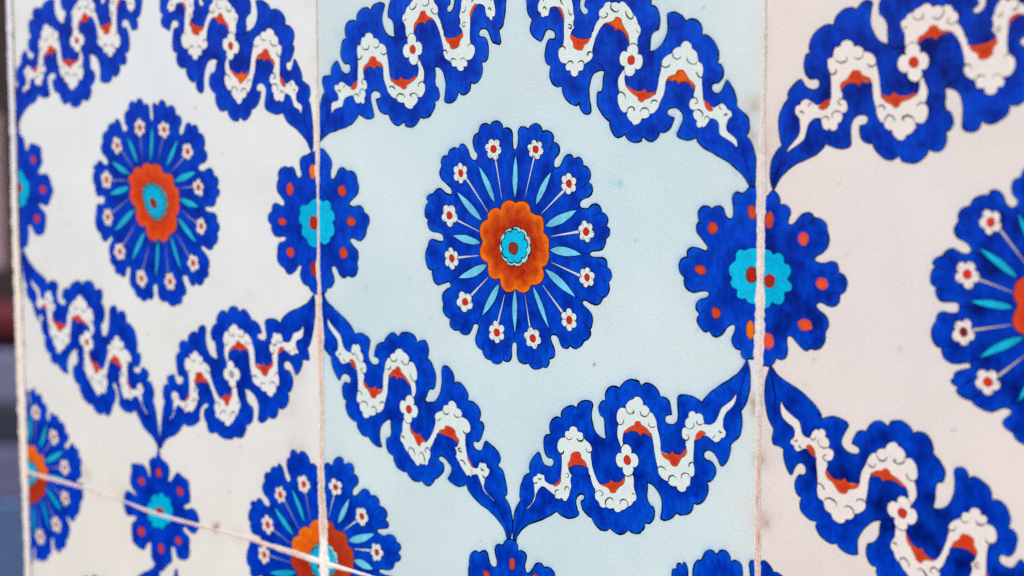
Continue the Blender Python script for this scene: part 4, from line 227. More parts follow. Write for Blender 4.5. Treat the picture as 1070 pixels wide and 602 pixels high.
# ------------------------------------------------------------------ materials
def paint_material(name, rough=0.28, grain=0.10, cloud=0.16, cloud_scale=260, bump=0.05, streak=0.0, fine_bump=0.0, coat=0.0, spec=0.16, gscale=2400):
    m = bpy.data.materials.new(name); m.use_nodes = True
    nt = m.node_tree; N = nt.nodes; L = nt.links
    N.clear()
    out = N.new('ShaderNodeOutputMaterial'); b = N.new('ShaderNodeBsdfPrincipled')
    L.new(b.outputs[0], out.inputs[0])
    at = N.new('ShaderNodeAttribute'); at.attribute_name = 'Col'
    geo = N.new('ShaderNodeNewGeometry')
    def tex(scale, detail, rough_=0.6, vec=None):
        t = N.new('ShaderNodeTexNoise'); t.inputs['Scale'].default_value = scale
        t.inputs['Detail'].default_value = detail; t.inputs['Roughness'].default_value = rough_
        L.new(vec or geo.outputs['Position'], t.inputs['Vector'])
        return t.outputs['Fac']
    def ramp(src, lo, hi, fr=0.3, to=0.7):
        r = N.new('ShaderNodeMapRange'); r.inputs['From Min'].default_value = fr; r.inputs['From Max'].default_value = to
        r.inputs['To Min'].default_value = lo; r.inputs['To Max'].default_value = hi
        r.clamp = False
        L.new(src, r.inputs['Value']); return r.outputs['Result']
    def mul(a, c):
        x = N.new('ShaderNodeMath'); x.operation = 'MULTIPLY'; L.new(a, x.inputs[0]); L.new(c, x.inputs[1]); return x.outputs[0]
    v = mul(ramp(tex(gscale, 1.5, .5), 1 - grain, 1 + grain), ramp(tex(cloud_scale, 4, .65), 1 - cloud, 1 + cloud))
    if streak:
        mp = N.new('ShaderNodeMapping'); mp.inputs['Rotation'].default_value = (0, 0.6, 0)
        mp.inputs['Scale'].default_value = (1.0, 1.0, 0.28)
        L.new(geo.outputs['Position'], mp.inputs['Vector'])
        v = mul(v, ramp(tex(620, 3, .6, mp.outputs['Vector']), 1 - streak, 1 + streak))
    mix = N.new('ShaderNodeVectorMath'); mix.operation = 'SCALE'
    L.new(at.outputs['Color'], mix.inputs[0]); L.new(v, mix.inputs['Scale'])
    L.new(mix.outputs[0], b.inputs['Base Color'])
    b.inputs['Roughness'].default_value = rough
    b.inputs['Specular IOR Level'].default_value = spec
    b.inputs['Coat Weight'].default_value = coat
    b.inputs['Coat Roughness'].default_value = 0.12
    bp = N.new('ShaderNodeBump'); bp.inputs['Strength'].default_value = bump; bp.inputs['Distance'].default_value = 0.002
    h = tex(90, 3)
    if fine_bump:
        ad = N.new('ShaderNodeMath'); ad.operation = 'MULTIPLY_ADD'; ad.inputs[1].default_value = fine_bump
        L.new(tex(1400, 4), ad.inputs[0]); L.new(h, ad.inputs[2]); h = ad.outputs[0]
    L.new(h, bp.inputs['Height']); L.new(bp.outputs[0], b.inputs['Normal'])
    return m


M_GLAZE = paint_material('white_tile_glaze', rough=.16, grain=.17, cloud=.03, cloud_scale=30, coat=.25, spec=.3, bump=.03)
M_BLUE = paint_material('cobalt_blue_underglaze', rough=.26, grain=.30, cloud=.20, cloud_scale=420, streak=.24)
M_LINE = paint_material('dark_outline_underglaze', rough=.3, grain=.12, cloud=.1)
M_WHITE = paint_material('white_scroll_underglaze', rough=.25, grain=.17, cloud=.03)
M_RED = paint_material('iron_red_slip', rough=.38, grain=.26, cloud=.16, cloud_scale=500, fine_bump=.5, bump=.12)
M_TURQ = paint_material('turquoise_underglaze', rough=.26, grain=.22, cloud=.16, cloud_scale=300)
M_GROUT = paint_material('pink_plaster_grout', rough=.85, grain=.22, cloud=.10, cloud_scale=420, bump=.10, fine_bump=.6, spec=.2)

# ------------------------------------------------------------------ colours
BLUE = {'T1': lin(0, 58, 194), 'T2': lin(0, 63, 199), 'T3': lin(0, 54, 186), 'B1': lin(0, 58, 198), 'B2': lin(0, 64, 202)}
BLUE_LIGHT = {'T1': lin(0, 78, 212), 'T2': lin(4, 90, 220), 'T3': lin(0, 80, 212), 'B1': lin(0, 78, 214), 'B2': lin(4, 88, 220)}
BLUE_DARK = {'T1': lin(0, 36, 146), 'T2': lin(0, 36, 148), 'T3': lin(0, 20, 104), 'B1': lin(0, 36, 146), 'B2': lin(0, 36, 148)}
LINE = {'T1': lin(22, 34, 66), 'T2': lin(4, 10, 30), 'T3': lin(14, 18, 44), 'B1': lin(22, 34, 66), 'B2': lin(10, 18, 44)}
GROUND = {'T1': lin(235, 240, 242), 'T2': lin(219, 237, 241), 'T3': lin(237, 228, 224), 'B1': lin(238, 236, 231), 'B2': lin(216, 233, 236)}
SCROLL = {'T1': lin(237, 237, 236), 'T2': lin(224, 237, 237), 'T3': lin(240, 231, 227), 'B1': lin(238, 236, 231), 'B2': lin(224, 236, 236)}
TURQ = {'T1': lin(0, 178, 222), 'T2': lin(10, 188, 232), 'T3': lin(0, 178, 222), 'B1': lin(0, 182, 222), 'B2': lin(10, 188, 230)}
LEAF = {'T1': lin(36, 184, 220), 'T2': lin(116, 208, 240), 'T3': lin(20, 184, 222), 'B1': lin(24, 168, 208), 'B2': lin(90, 196, 226)}
CURL = {'T1': lin(120, 138, 134), 'T2': lin(40, 66, 56), 'T3': lin(84, 78, 80), 'B1': lin(120, 138, 134), 'B2': lin(40, 66, 56)}
RED = lin(206, 56, 30); RED_DARK = lin(150, 30, 18); ORANGE = lin(240, 112, 16); RED_PINK = lin(226, 82, 58); PURPLE_RED = lin(176, 48, 70)
SPOT = {'r': lin(214, 72, 40), 'd': lin(172, 42, 22), 'o': lin(244, 118, 12), 'p': lin(204, 66, 54), 'b': lin(232, 86, 58)}


def vnoise(V, s, seed=0.0):
    return np.array([noise.noise((p[0] * s + seed, p[1] * s - seed * 1.7, seed * .31)) for p in V])


def blue_colour(tile, spots=(), seed=0.0):
    def f(V, d):
        b, l, k = BLUE[tile], BLUE_LIGHT[tile], BLUE_DARK[tile]
        n = vnoise(V, .16, seed) + .6 * vnoise(V, .5, seed + 4)
        e = np.exp(-((d - .35).clip(0) / 1.1))
        tl = np.clip(.55 * e + .5 * n, 0, 1)[:, None]
        c = b * (1 - tl) + l * tl
        td = np.clip(-.95 * n + .12, 0, .8) * (1 - .7 * e)
        for sx, sz, r, a in spots:
            td = td + a * np.exp(-((V[:, 0] - sx) ** 2 + (V[:, 1] - sz) ** 2) / (r * r))
        td = np.clip(td, 0, 1)[:, None]
        return c * (1 - td) + k * td
    return f


def flat(c, var=.06, seed=0.0):
    return lambda V, d: c[None] * (1 + var * vnoise(V, .45, seed))[:, None]


def rim(c_in, c_edge, w, seed=0.0, amt=1.0):
    def f(V, d):
        t = (amt * np.exp(-d / w) + .35 * vnoise(V, .4, seed)).clip(0, 1)[:, None]
        return c_in * (1 - t) + c_edge * t
    return f


def ellipse(cx, cz, rx, rz, n=22, wob=.07, seed=0.0):
    t = np.linspace(0, 2 * math.pi, n, endpoint=False)
    r = np.array([1 + wob * 2 * noise.noise((math.cos(a) * 1.2 + seed, math.sin(a) * 1.2, seed)) for a in t])
    return np.c_[cx + rx * r * np.cos(t), cz + rz * r * np.sin(t)]


def petal_ring(cx, cz, rx, rz, n, depth, ph, seed=0.0):
    t = np.linspace(0, 2 * math.pi, n * 10, endpoint=False)
    l = np.abs(np.sin((t - ph) * n / 2)) ** .55
    r = (1 - depth) + depth * l
    r *= np.array([1 + .12 * noise.noise((math.cos(a) * .9 + seed, math.sin(a) * .9, seed)) for a in t])
    return np.c_[cx + rx * r * np.cos(t), cz + rz * r * np.sin(t)]


# ------------------------------------------------------------------ the painted motifs (parts of a tile)
OUTL = {k: [] for k in TILE_AT}             # blue outlines of each tile, for the cobalt bleeding into its glaze


def sharp(k):
    return 0.46 if k == 'T2' else 0.40


def draw_cloud_band(tile, corner, root, seed, clip=None, like=None):
    sx = -1 if corner[1] == 'L' else 1
    sz = -1 if corner[0] == 'T' else 1
    lmk = LM[(like or tile) + corner]
    keys = [k for k in lmk]
    f0 = tps([TPL[k] for k in keys], [(lmk[k][0] * sx, lmk[k][1] * sz) for k in keys], reg=1.5)
    f = lambda q: f0(q) * np.array([sx, sz])
    m = Mesh()
    out = smooth(warp(BAND, f))
    OUTL[tile].append((out, clip))
    fl = [smooth(warp(t, f), .35) for t in FLAME]
    spots = []
    for q, tr in enumerate(fl):
        c = tr.mean(0)
        spots.append((c[0], c[1] + (1 if q in (1, 3) else -1) * sz * 4.5, 4.5, .6 if tile == 'T3' else .4))
    for t in INNER:
        q = f(np.array([p[:2] for p in t]))
        spots.append((q[0][0], q[0][1], 4, .5)); spots.append((q[-1][0], q[-1][1], 4, .4))
    m.fill(out, .05, blue_colour(tile, spots, seed), clip=clip)
    for t in INNER:
        m.line(smooth(warp(t, f), .5, False), .45, .07, BLUE_DARK[tile] * .7, taper=True, clip=clip)
    m.line(out, sharp(tile), .08, LINE[tile], closed=True, clip=clip)
    band = m.build('cloud_band', M_BLUE, root)
    if band is None:
        return
    m = Mesh()
    sc = smooth(warp(SCROLL_T, f), .4)
    m.fill(sc, .11, flat(SCROLL[tile], .03, seed), clip=clip)
    m.line(sc, .26, .13, BLUE_DARK[tile] * .45, closed=True, clip=clip)
    for t in CURL_T:
        m.line(smooth(warp(t, f), .25, False), {'T2': .48, 'T3': .5}.get(tile, .6), .14, CURL[tile], taper=True, clip=clip)
    m.build('cloud_scroll', M_WHITE, band)
    for q, tr in enumerate(fl):
        m = Mesh()
        orange = (tile == 'T2' and corner == 'TR' and q in (1, 3)) or (tile == 'T1' and corner == 'TR' and q == 0)
        c1, c2 = (lin(236, 104, 22), lin(206, 66, 20)) if orange else (RED, lin(222, 84, 34))
        m.fill(tr, .17, rim(c1 * (.9 + .2 * random.random()), c2, .5, seed + q), .8, clip=clip)
        m.line(tr, .16, .18, RED_DARK * .8, closed=True, clip=clip)
        m.build('red_flame', M_RED, band)
    # the four-petalled floret at the middle of the band
    m = Mesh()
    cx, cz, rx, rz = BFLORET
    ph = .15
    pr = [list(p) for p in petal_ring(cx, cz, rx, rz, 4, .42, ph + math.pi / 4, seed)]
    sxy = np.array([sx, sz]); fc = f([(cx, cz)])[0]
    pr = (np.array(pr) - np.array([cx, cz])) * sxy + fc
    m.fill(pr, .20, flat(SCROLL[tile] * 1.02, .02, seed), 1.0, clip=clip)
    m.line(pr, .28, .22, LINE[tile] * .8 + CURL[tile] * .2, closed=True, clip=clip)
    dot = (ellipse(*BCENTRE, seed=seed) - np.array([cx, cz])) * sxy + fc
    grey = tile == 'T1' and corner == 'BR'
    m.fill(dot, .24, flat(lin(150, 168, 160) if grey else RED, .08), .7, clip=clip)
    m.line(dot, .2, .26, RED_DARK if not grey else CURL[tile], closed=True, clip=clip)
    m.build('white_floret', M_WHITE, band)


def clipped(xy, clip, pad=0.0):
    return all((xy[ax] - val) * sg >= -pad for ax, sg, val in (clip or []))


def draw_medallion(tile, root, mapping, seed, ring=('d', 'o'), clip=None, off=(0, 0), name='flower_medallion', miss=()):
    """the big blue flower; mapping carries the middle tile's flower to this place"""
    f = lambda q: mapping(np.asarray(q, float)) - np.array(off)
    m = Mesh()
    out = smooth(warp(MED, f))
    OUTL[tile].append((out, clip))
    c0 = f([MTPL['c0']])[0]
    spots = []
    for a in range(12):
        n = f([MTPL['n%d' % a]])[0]
        spots.append((n[0] * .82 + c0[0] * .18, n[1] * .82 + c0[1] * .18, 3.2, .55))
        spots.append((n[0] * .6 + c0[0] * .4, n[1] * .6 + c0[1] * .4, 3.5, .35))
    m.fill(out, .05, blue_colour(tile, spots, seed), clip=clip)
    m.line(out, sharp(tile), .08, LINE[tile], closed=True, clip=clip)
    # petal seams and the little strokes under each scallop
    for a in range(12):
        n = f([MTPL['n%d' % a]])[0]; d = c0 - n
        m.line(np.array([n + d * t for t in np.linspace(0, .22, 6)]), .4, .07, BLUE_DARK[tile] * .8, taper=True, clip=clip)
    cor = [f([p[:2]])[0] for p in MED if len(p) > 2]
    for q in cor:
        d = c0 - q; d = d / np.linalg.norm(d)
        ln = 3.0 + 2.5 * random.random()
        m.line(np.array([q + d * t * ln for t in np.linspace(0, 1, 6)]), .34, .07, BLUE_DARK[tile], taper=True, clip=clip)
    med = m.build(name, M_BLUE, root)
    if med is None:
        return
    for (x1, z1, x2, z2, w) in MLEAF:
        a, b = f([(x1, z1), (x2, z2)]); d = b - a; n = np.array([-d[1], d[0]]) / np.linalg.norm(d)
        if not (clipped(a, clip, 1) and clipped(b, clip, 1)):
            continue
        s = np.linspace(0, 1, 14)
        wd = w * {'T2': .92, 'T3': .74}.get(tile, .85) * np.sin(np.pi * s ** .85) ** .8 * .5
        bend = n * .5 * random.uniform(-1, 1)
        mid = a + d * s[:, None] + bend * (np.sin(np.pi * s) * w * .25)[:, None]
        p = np.concatenate([mid + n * wd[:, None], (mid - n * wd[:, None])[1:-1][::-1]])
        m = Mesh()
        c = LEAF[tile]
        def leafcol(V, dd, a=a, d=d, c=c):
            t = (((V - a) @ d) / (d @ d)).clip(0, 1)
            k = (.82 + .3 * t + .1 * vnoise(V, .8, seed))[:, None]
            return c * k
        m.fill(p, .11, leafcol, .8, clip=clip)
        m.line(p, .3, .13, BLUE_DARK[tile] * .6, closed=True, clip=clip)
        m.build('slender_leaf', M_TURQ, med)
    for i in range(12):
        cx, cz, rx, rz = MFLO[i]
        fc = f([(cx, cz)])[0]
        if not clipped(fc, clip, .5):
            continue
        m = Mesh()
        x1, z1, x2, z2, w = MSTEM[i]
        a, b = f([(x1, z1), (x2, z2)])
        a = a * .75 + fc * .25
        s = np.linspace(0, 1, 10)[:, None]
        d = b - a; n = np.array([-d[1], d[0]]) / np.linalg.norm(d)
        wd = (w * (1 - .72 * s) * .5) * 1.0
        mid = a + d * s
        st = np.concatenate([mid + n * wd, (mid - n * wd)[::-1]])
        sc = SCROLL[tile] * .85 if tile == 'T2' else (SCROLL[tile] * .66 if tile == 'T3' else SCROLL[tile] * .3 + BLUE_LIGHT[tile] * .4)
        m.fill(st, .11, flat(sc, .05), .8, clip=clip)
        m.line(st, .16, .12, BLUE_DARK[tile] * .7, closed=True, clip=clip)
        nP = random.choice((5, 6, 6)) if tile != 'T3' else 5
        pr = petal_ring(cx, cz, rx * 1.03, rz * 1.03, nP, .34, random.uniform(0, 1.0), seed + i * 3.1)
        pr = pr + (fc - np.array([cx, cz]))
        wc = SCROLL[tile] if tile in ('T2', 'B2', 'T3') else SCROLL[tile] * np.array([1.0, .93, .90])
        m.fill(pr, .15, rim(wc, wc * np.array([.93, .9, .88]), .4, seed + i, .6), .8, clip=clip)
        m.line(pr, .26, .17, LINE[tile], closed=True, clip=clip)
        pc = pr.mean(0)
        for k in range(nP):
            q = pr[k * 10]
            m.line(np.array([q, q * .6 + pc * .4]), .22, .18, LINE[tile] * .5 + SCROLL[tile] * .3)
        g = ellipse(fc[0] + rx * .03, fc[1], rx * .36, rz * .36, seed=seed + i)
        dotc = {'T2': lin(206, 44, 26), 'T3': lin(218, 56, 32)}.get(tile, lin(204, 70, 46))
        if tile == 'T3' and i == 8:
            dotc = lin(112, 40, 50)
        m.fill(g, .20, flat(dotc, .1), .6, clip=clip)
        m.line(g, .2, .21, RED_DARK, closed=True, clip=clip)
        m.build('white_floret', M_WHITE, med)
    # scalloped red ring
    m = Mesh()
    rg = smooth(warp(MRING, f))
    ci, ce = ring
    m.fill(rg, .16, rim(ci, ce, 2.3, seed, 1.15), 1.1, clip=clip)
    m.line(rg, .3, .18, lin(60, 26, 24), closed=True, clip=clip)
    m.build('scalloped_red_ring', M_RED, med)
    m = Mesh()
    tr = smooth(warp(MTRIM, f))
    tq = smooth(warp(MTURQ, f))
    if tile == 'T1':
        tr = tr.mean(0) + (tr - tr.mean(0)) * 1.12; tq = tq.mean(0) + (tq - tq.mean(0)) * 1.12
    m.fill(tr, .21, flat(lin(168, 214, 214) if tile in ('T2', 'T3') else lin(96, 150, 168), .05), 1.0, clip=clip)
    m.line(tr, .34, .23, lin(30, 40, 36), closed=True, clip=clip)
    m.fill(tq, .25, rim(TURQ[tile], TURQ[tile] * 1.2, .8, seed, .5), 1.0, clip=clip)
    m.line(tq, .42, .27, lin(16, 52, 60), closed=True, clip=clip)
    g = f(ellipse(*MDOT, seed=seed))
    m.fill(g, .29, flat(lin(150, 52, 36), .12), .8, clip=clip)
    m.line(g, .3, .31, lin(96, 24, 20), closed=True, clip=clip)
    m.build('turquoise_centre', M_TURQ, med)


def draw_rosette(tile, key, root, seed, clip=None, off=(0, 0)):
    r = ROS[key]
    o = np.array(off)
    sh = lambda t: [[p[0] - o[0], p[1] - o[1]] + list(p[2:3]) for p in t]
    m = Mesh()
    out = smooth(sh(r['o']))
    OUTL[tile].append((out, clip))
    tq = smooth(sh(r['t']))
    c0 = tq.mean(0)
    spots = [(c0[0], c0[1], 9, .3)]
    m.fill(out, .09, blue_colour(tile, spots, seed), clip=clip)
    m.line(out, sharp(tile), .12, LINE[tile], closed=True, clip=clip)
    cor = [np.array(p[:2]) - o for p in r['o'] if len(p) > 2]
    for q in cor[1:-1]:
        d = c0 - q; d = d / np.linalg.norm(d)
        m.line(np.array([q + d * t * 3 for t in np.linspace(0, 1, 6)]), .32, .11, BLUE_DARK[tile], taper=True, clip=clip)
    ros = m.build('half_rosette', M_BLUE, root)
    if ros is None:
        return
    m = Mesh()
    m.fill(tq, .15, rim(TURQ[tile], TURQ[tile] * np.array([.9, 1.06, 1.06]), .9, seed, .8), 1.0, clip=clip)
    m.line(tq, .32, .17, BLUE_DARK[tile] * .6, closed=True, clip=clip)
    m.build('turquoise_centre', M_TURQ, ros)
    for i, (x, z, rx, rz, c) in enumerate(r['s']):
        if not clipped((x - o[0], z - o[1]), clip, .8):
            continue
        m = Mesh()
        e = ellipse(x - o[0], z - o[1], rx, rz, seed=seed + i, wob=.1)
        m.fill(e, .20, rim(SPOT[c], SPOT[c] * np.array([.8, .6, .6]), .5, seed + i, .7), .7, clip=clip)
        if tile == 'T2':
            m.line(e, .2, .21, lin(70, 20, 30), closed=True, clip=clip)
        m.build('red_spot', M_RED, ros)


# ------------------------------------------------------------------ tiles
def joint_at(J, z):
    """interpolated centre and half width of a vertical joint at height z (wall millimetres)"""
    a = np.array(sorted([(p[1], p[0], p[2]) for p in J]))
    return np.interp(z, a[:, 0], a[:, 1]), np.interp(z, a[:, 0], a[:, 2])


def tile_thing(tile, label, x0, x1, z0, z1, cat='tile'):
    """x0..z1: edges of the tile in wall millimetres"""
    tx, tz = TILE_AT[tile]
    root = bpy.data.objects.new('glazed_tile', None)
    COLL.objects.link(root)
    root.empty_display_size = .02
    root.location = (tx * MM, 0, ZC + tz * MM)
    root['label'] = label; root['category'] = cat; root['group'] = 'painted wall tiles'
    return root, (x0 - tx, x1 - tx, z0 - tz, z1 - tz)


def tile_body(tile, root, ext, step=1.0):
    x0, x1, z0, z1 = ext
    tx, tz = TILE_AT[tile]
    nx = max(2, int((x1 - x0) / step)); nz = max(2, int((z1 - z0) / step))
    X = np.linspace(x0, x1, nx + 1); Z = np.linspace(z0, z1, nz + 1)
    G = np.stack(np.meshgrid(X, Z), -1).reshape(-1, 2)
    base = GROUND[tile][None] * np.ones((len(G), 3))
    Wd = G + np.array([tx, tz])
    # slow drift of the glaze: bluish pools and warmer, dirtier edges
    n1 = vnoise(Wd, .018, 2.0); n2 = vnoise(Wd, .06, 9.0)
    base *= (1 + .035 * n1 + .02 * n2)[:, None]
    base *= 1 + (.03 * vnoise(Wd, .013, 21.0))[:, None] * np.array([1.0, .1, -1.0])
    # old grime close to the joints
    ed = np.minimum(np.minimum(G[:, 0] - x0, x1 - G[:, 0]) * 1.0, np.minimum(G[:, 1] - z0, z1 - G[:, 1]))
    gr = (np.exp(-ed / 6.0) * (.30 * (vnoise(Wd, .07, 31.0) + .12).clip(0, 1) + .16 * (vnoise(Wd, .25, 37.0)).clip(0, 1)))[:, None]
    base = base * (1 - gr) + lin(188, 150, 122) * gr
    if tile in ('T2', 'B2'):
        t = (.5 + 1.1 * vnoise(Wd, .022, 5.0)).clip(0, 1)[:, None] * .45
        base = base * (1 - t) + lin(196, 224, 233) * t
        e = np.exp(-(x1 - G[:, 0]) / 9.0)[:, None] * .55 + np.exp(-(G[:, 0] - x0) / 5.0)[:, None] * .3
        base = base * (1 - e) + lin(231, 231, 225) * e
    if tile == 'T1':
        t = ((-G[:, 1] - 10) / 110).clip(0, 1)[:, None] * .8
        base = base * (1 - t) + lin(239, 235, 227) * t
    # cobalt bleeding out of the outlines, more to the upper left
    pts = np.concatenate([p for p, c in OUTL[tile]]) if OUTL[tile] else np.zeros((0, 2))
    if len(pts):
        kd = KDTree(len(pts))
        for i, p in enumerate(pts):
            kd.insert((p[0], p[1], 0), i)
        kd.balance()
        amt = {'T2': 1.15, 'T1': .3, 'B1': .3, 'T3': .32, 'B2': .6}[tile]
        hal = np.zeros(len(G))
        for i, g in enumerate(G):
            co, _, d = kd.find((g[0], g[1], 0))
            if d < 6:
                dx, dz = (g[0] - co[0]) / (d + 1e-6), (g[1] - co[1]) / (d + 1e-6)
                up = .5 + .5 * (dx * -.6 + dz * .8)
                hal[i] = amt * (.14 + .5 * up ** 2 * (.7 + .8 * noise.noise((co[0] * .08, co[1] * .08, 3)))) * math.exp(-d / (.95 if tile == 'T2' else 1.3))
        hal = hal.clip(0, .8)[:, None]
        base = base * (1 - hal) + lin(66, 146, 228) * hal
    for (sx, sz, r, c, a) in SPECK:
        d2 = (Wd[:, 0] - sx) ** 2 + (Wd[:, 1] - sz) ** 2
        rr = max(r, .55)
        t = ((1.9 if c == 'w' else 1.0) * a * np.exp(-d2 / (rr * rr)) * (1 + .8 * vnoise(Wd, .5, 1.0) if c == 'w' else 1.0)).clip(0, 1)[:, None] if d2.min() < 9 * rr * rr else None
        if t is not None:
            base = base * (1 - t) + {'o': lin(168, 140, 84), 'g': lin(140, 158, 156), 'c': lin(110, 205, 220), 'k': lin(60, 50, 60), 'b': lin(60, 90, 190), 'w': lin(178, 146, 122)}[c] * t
    n = nx + 1
    F = [(j * n + i, j * n + i + 1, (j + 1) * n + i + 1, (j + 1) * n + i) for j in range(nz) for i in range(nx)]
    m = Mesh()
    m.add(G, 0.0, F, base)
    # sides and back of the 8 mm thick slab
    rect = np.array([(x0, z0), (x1, z0), (x1, z1), (x0, z1)])
    side = lin(206, 170, 146)
    m.add(np.concatenate([rect, rect]), np.array([0, 0, 0, 0, -8, -8, -8, -8.0]) / LIFT, [(4, 5, 1, 0), (5, 6, 2, 1), (6, 7, 3, 2), (7, 4, 0, 3), (7, 6, 5, 4)], side)
    return m.build('tile_slab', M_GLAZE, root)


def affine_centre(mapping_pts, reg=4.0):
    keys = list(mapping_pts)
    return tps([MTPL[k] for k in keys], [mapping_pts[k] for k in keys], reg)


# edges between neighbouring tiles, wall millimetres
XL, XV1, XV2, XR = -298.0, -100.0, 100.0, 300.0
ZT, ZH, ZB = HH, -HH, -H - HH

ident = lambda q: np.asarray(q, float)
medT1 = affine_centre(MLM['T1'], 2)
medT3 = affine_centre(MLM['T3'], 4)
medC = affine_centre(MLM['C'], 10)            # frame of the middle tile
medL = affine_centre(MLM['L'], 10)            # frame of the left tile
medR = affine_centre({k: v for k, v in MLM['Rr'].items()}, 12)   # frame of the middle tile

RED_RING = (lin(174, 36, 10), lin(250, 118, 22))
ORANGE_RING = (lin(226, 92, 14), lin(242, 122, 26))
BRICK_RING = (lin(176, 48, 24), lin(196, 70, 34))
T1_RING = (lin(206, 56, 22), lin(236, 88, 30))


def vclip(tile, left=True, right=True, bottom=True, top=True):
    tx, tz = TILE_AT[tile]
    c = []
    if left: c.append((0, 1, {'T1': XL, 'B1': XL, 'T2': XV1, 'B2': XV1, 'T3': XV2}[tile] - tx))
    if right: c.append((0, -1, {'T1': XV1, 'B1': XV1, 'T2': XV2, 'B2': XV2, 'T3': XR}[tile] - tx))
    if bottom: c.append((1, 1, (ZB if tile[0] == 'B' else ZH) - tz))
    if top: c.append((1, -1, (ZH if tile[0] == 'B' else ZT) - tz))
    return c


# --- the middle tile
rt, ext = tile_thing('T2', 'x', XV1, XV2, ZH, ZT)
rt['label'] = 'pale blue-tinted middle tile with the whole blue flower around a turquoise heart'
for i, c in enumerate(('BR', 'BL', 'TL', 'TR')):
    draw_cloud_band('T2', c, rt, 1.3 + i * 5.1)
draw_medallion('T2', rt, ident, 3.3, RED_RING)
draw_rosette('T2', 'T2L', rt, 8.1, clip=[(0, 1, -HW)])
draw_rosette('T2', 'T2R', rt, 12.1, clip=[(0, -1, HW)])
draw_rosette('T2', 'T2B', rt, 14.1, clip=[(1, 1, -HH)])
draw_medallion('T2', rt, medC, 5.7, BRICK_RING, clip=[(0, 1, -HW), (1, 1, -HH)], name='corner_medallion')
draw_medallion('T2', rt, medR, 6.7, BRICK_RING, clip=[(0, -1, HW), (1, 1, -HH)], name='corner_medallion')
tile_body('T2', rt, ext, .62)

# --- the left tile
rt, ext = tile_thing('T1', 'greyish white tile at the left end of the wall with a small-looking whole blue flower', XL, XV1, ZH, ZT)
cl = vclip('T1')
for i, c in enumerate(('BR', 'BL', 'TL', 'TR')):
    draw_cloud_band('T1', c, rt, 31.3 + i * 5.1, clip=cl)
draw_medallion('T1', rt, medT1, 41.3, T1_RING)
draw_rosette('T1', 'T1R', rt, 48.1, clip=[(0, -1, HW)])
draw_rosette('T1', 'T1L', rt, 52.1, clip=[(0, 1, XL + 200)])
draw_rosette('T1', 'T1B', rt, 54.1, clip=[(1, 1, -HH)])
draw_medallion('T1', rt, medC, 55.7, ORANGE_RING, clip=[(0, -1, HW), (1, 1, -HH)], off=(-200, 0), name='corner_medallion')
draw_medallion('T1', rt, medL, 56.7, ORANGE_RING, clip=[(0, 1, XL + 200), (1, 1, -HH)], name='corner_medallion')
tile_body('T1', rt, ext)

# --- the right tile
rt, ext = tile_thing('T3', 'pinkish white tile on the right, its big blue flower cut by the frame', XV2, XR, ZH, ZT)
for i, c in enumerate(('BL', 'TL')):
    draw_cloud_band('T3', c, rt, 71.3 + i * 5.1)
draw_medallion('T3', rt, medT3, 81.3, (lin(206, 54, 26), lin(222, 74, 36)))
draw_rosette('T3', 'T3L', rt, 88.1, clip=[(0, 1, -HW)])
draw_medallion('T3', rt, medR, 96.7, BRICK_RING, clip=[(0, 1, -HW), (1, 1, -HH)], off=(200, 0), name='corner_medallion')
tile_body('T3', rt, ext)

# --- the row below
rt, ext = tile_thing('B1', 'white tile in the bottom row, under the leftmost tile and below the slanting plaster joint', XL, XV1, ZB, ZH)
cl = vclip('B1')
for i, c in enumerate(('TL', 'TR')):
    draw_cloud_band('B1', c, rt, 101.3 + i * 5.1, clip=cl, like='T1')
draw_rosette('B1', 'T1B', rt, 104.1, clip=[(1, -1, HH)], off=(0, -H))
draw_medallion('B1', rt, medC, 105.7, (lin(172, 40, 20), lin(190, 56, 26)), clip=[(0, -1, HW), (1, -1, HH)], off=(-200, -H), name='corner_medallion')
draw_medallion('B1', rt, medL, 106.7, (lin(172, 44, 24), lin(190, 56, 26)), clip=[(0, 1, XL + 200), (1, -1, HH)], off=(0, -H), name='corner_medallion')
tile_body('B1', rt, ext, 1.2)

rt, ext = tile_thing('B2', 'corner of a tile at the bottom edge, right of the crossing of the plaster joints', XV1, XV2, ZB, ZH)
draw_rosette('B2', 'T2B', rt, 114.1, clip=[(1, -1, HH)], off=(0, -H))
draw_medallion('B2', rt, medC, 115.7, BRICK_RING, clip=[(0, 1, -HW), (1, -1, HH)], off=(0, -H), name='corner_medallion')
tile_body('B2', rt, ext, 1.4)

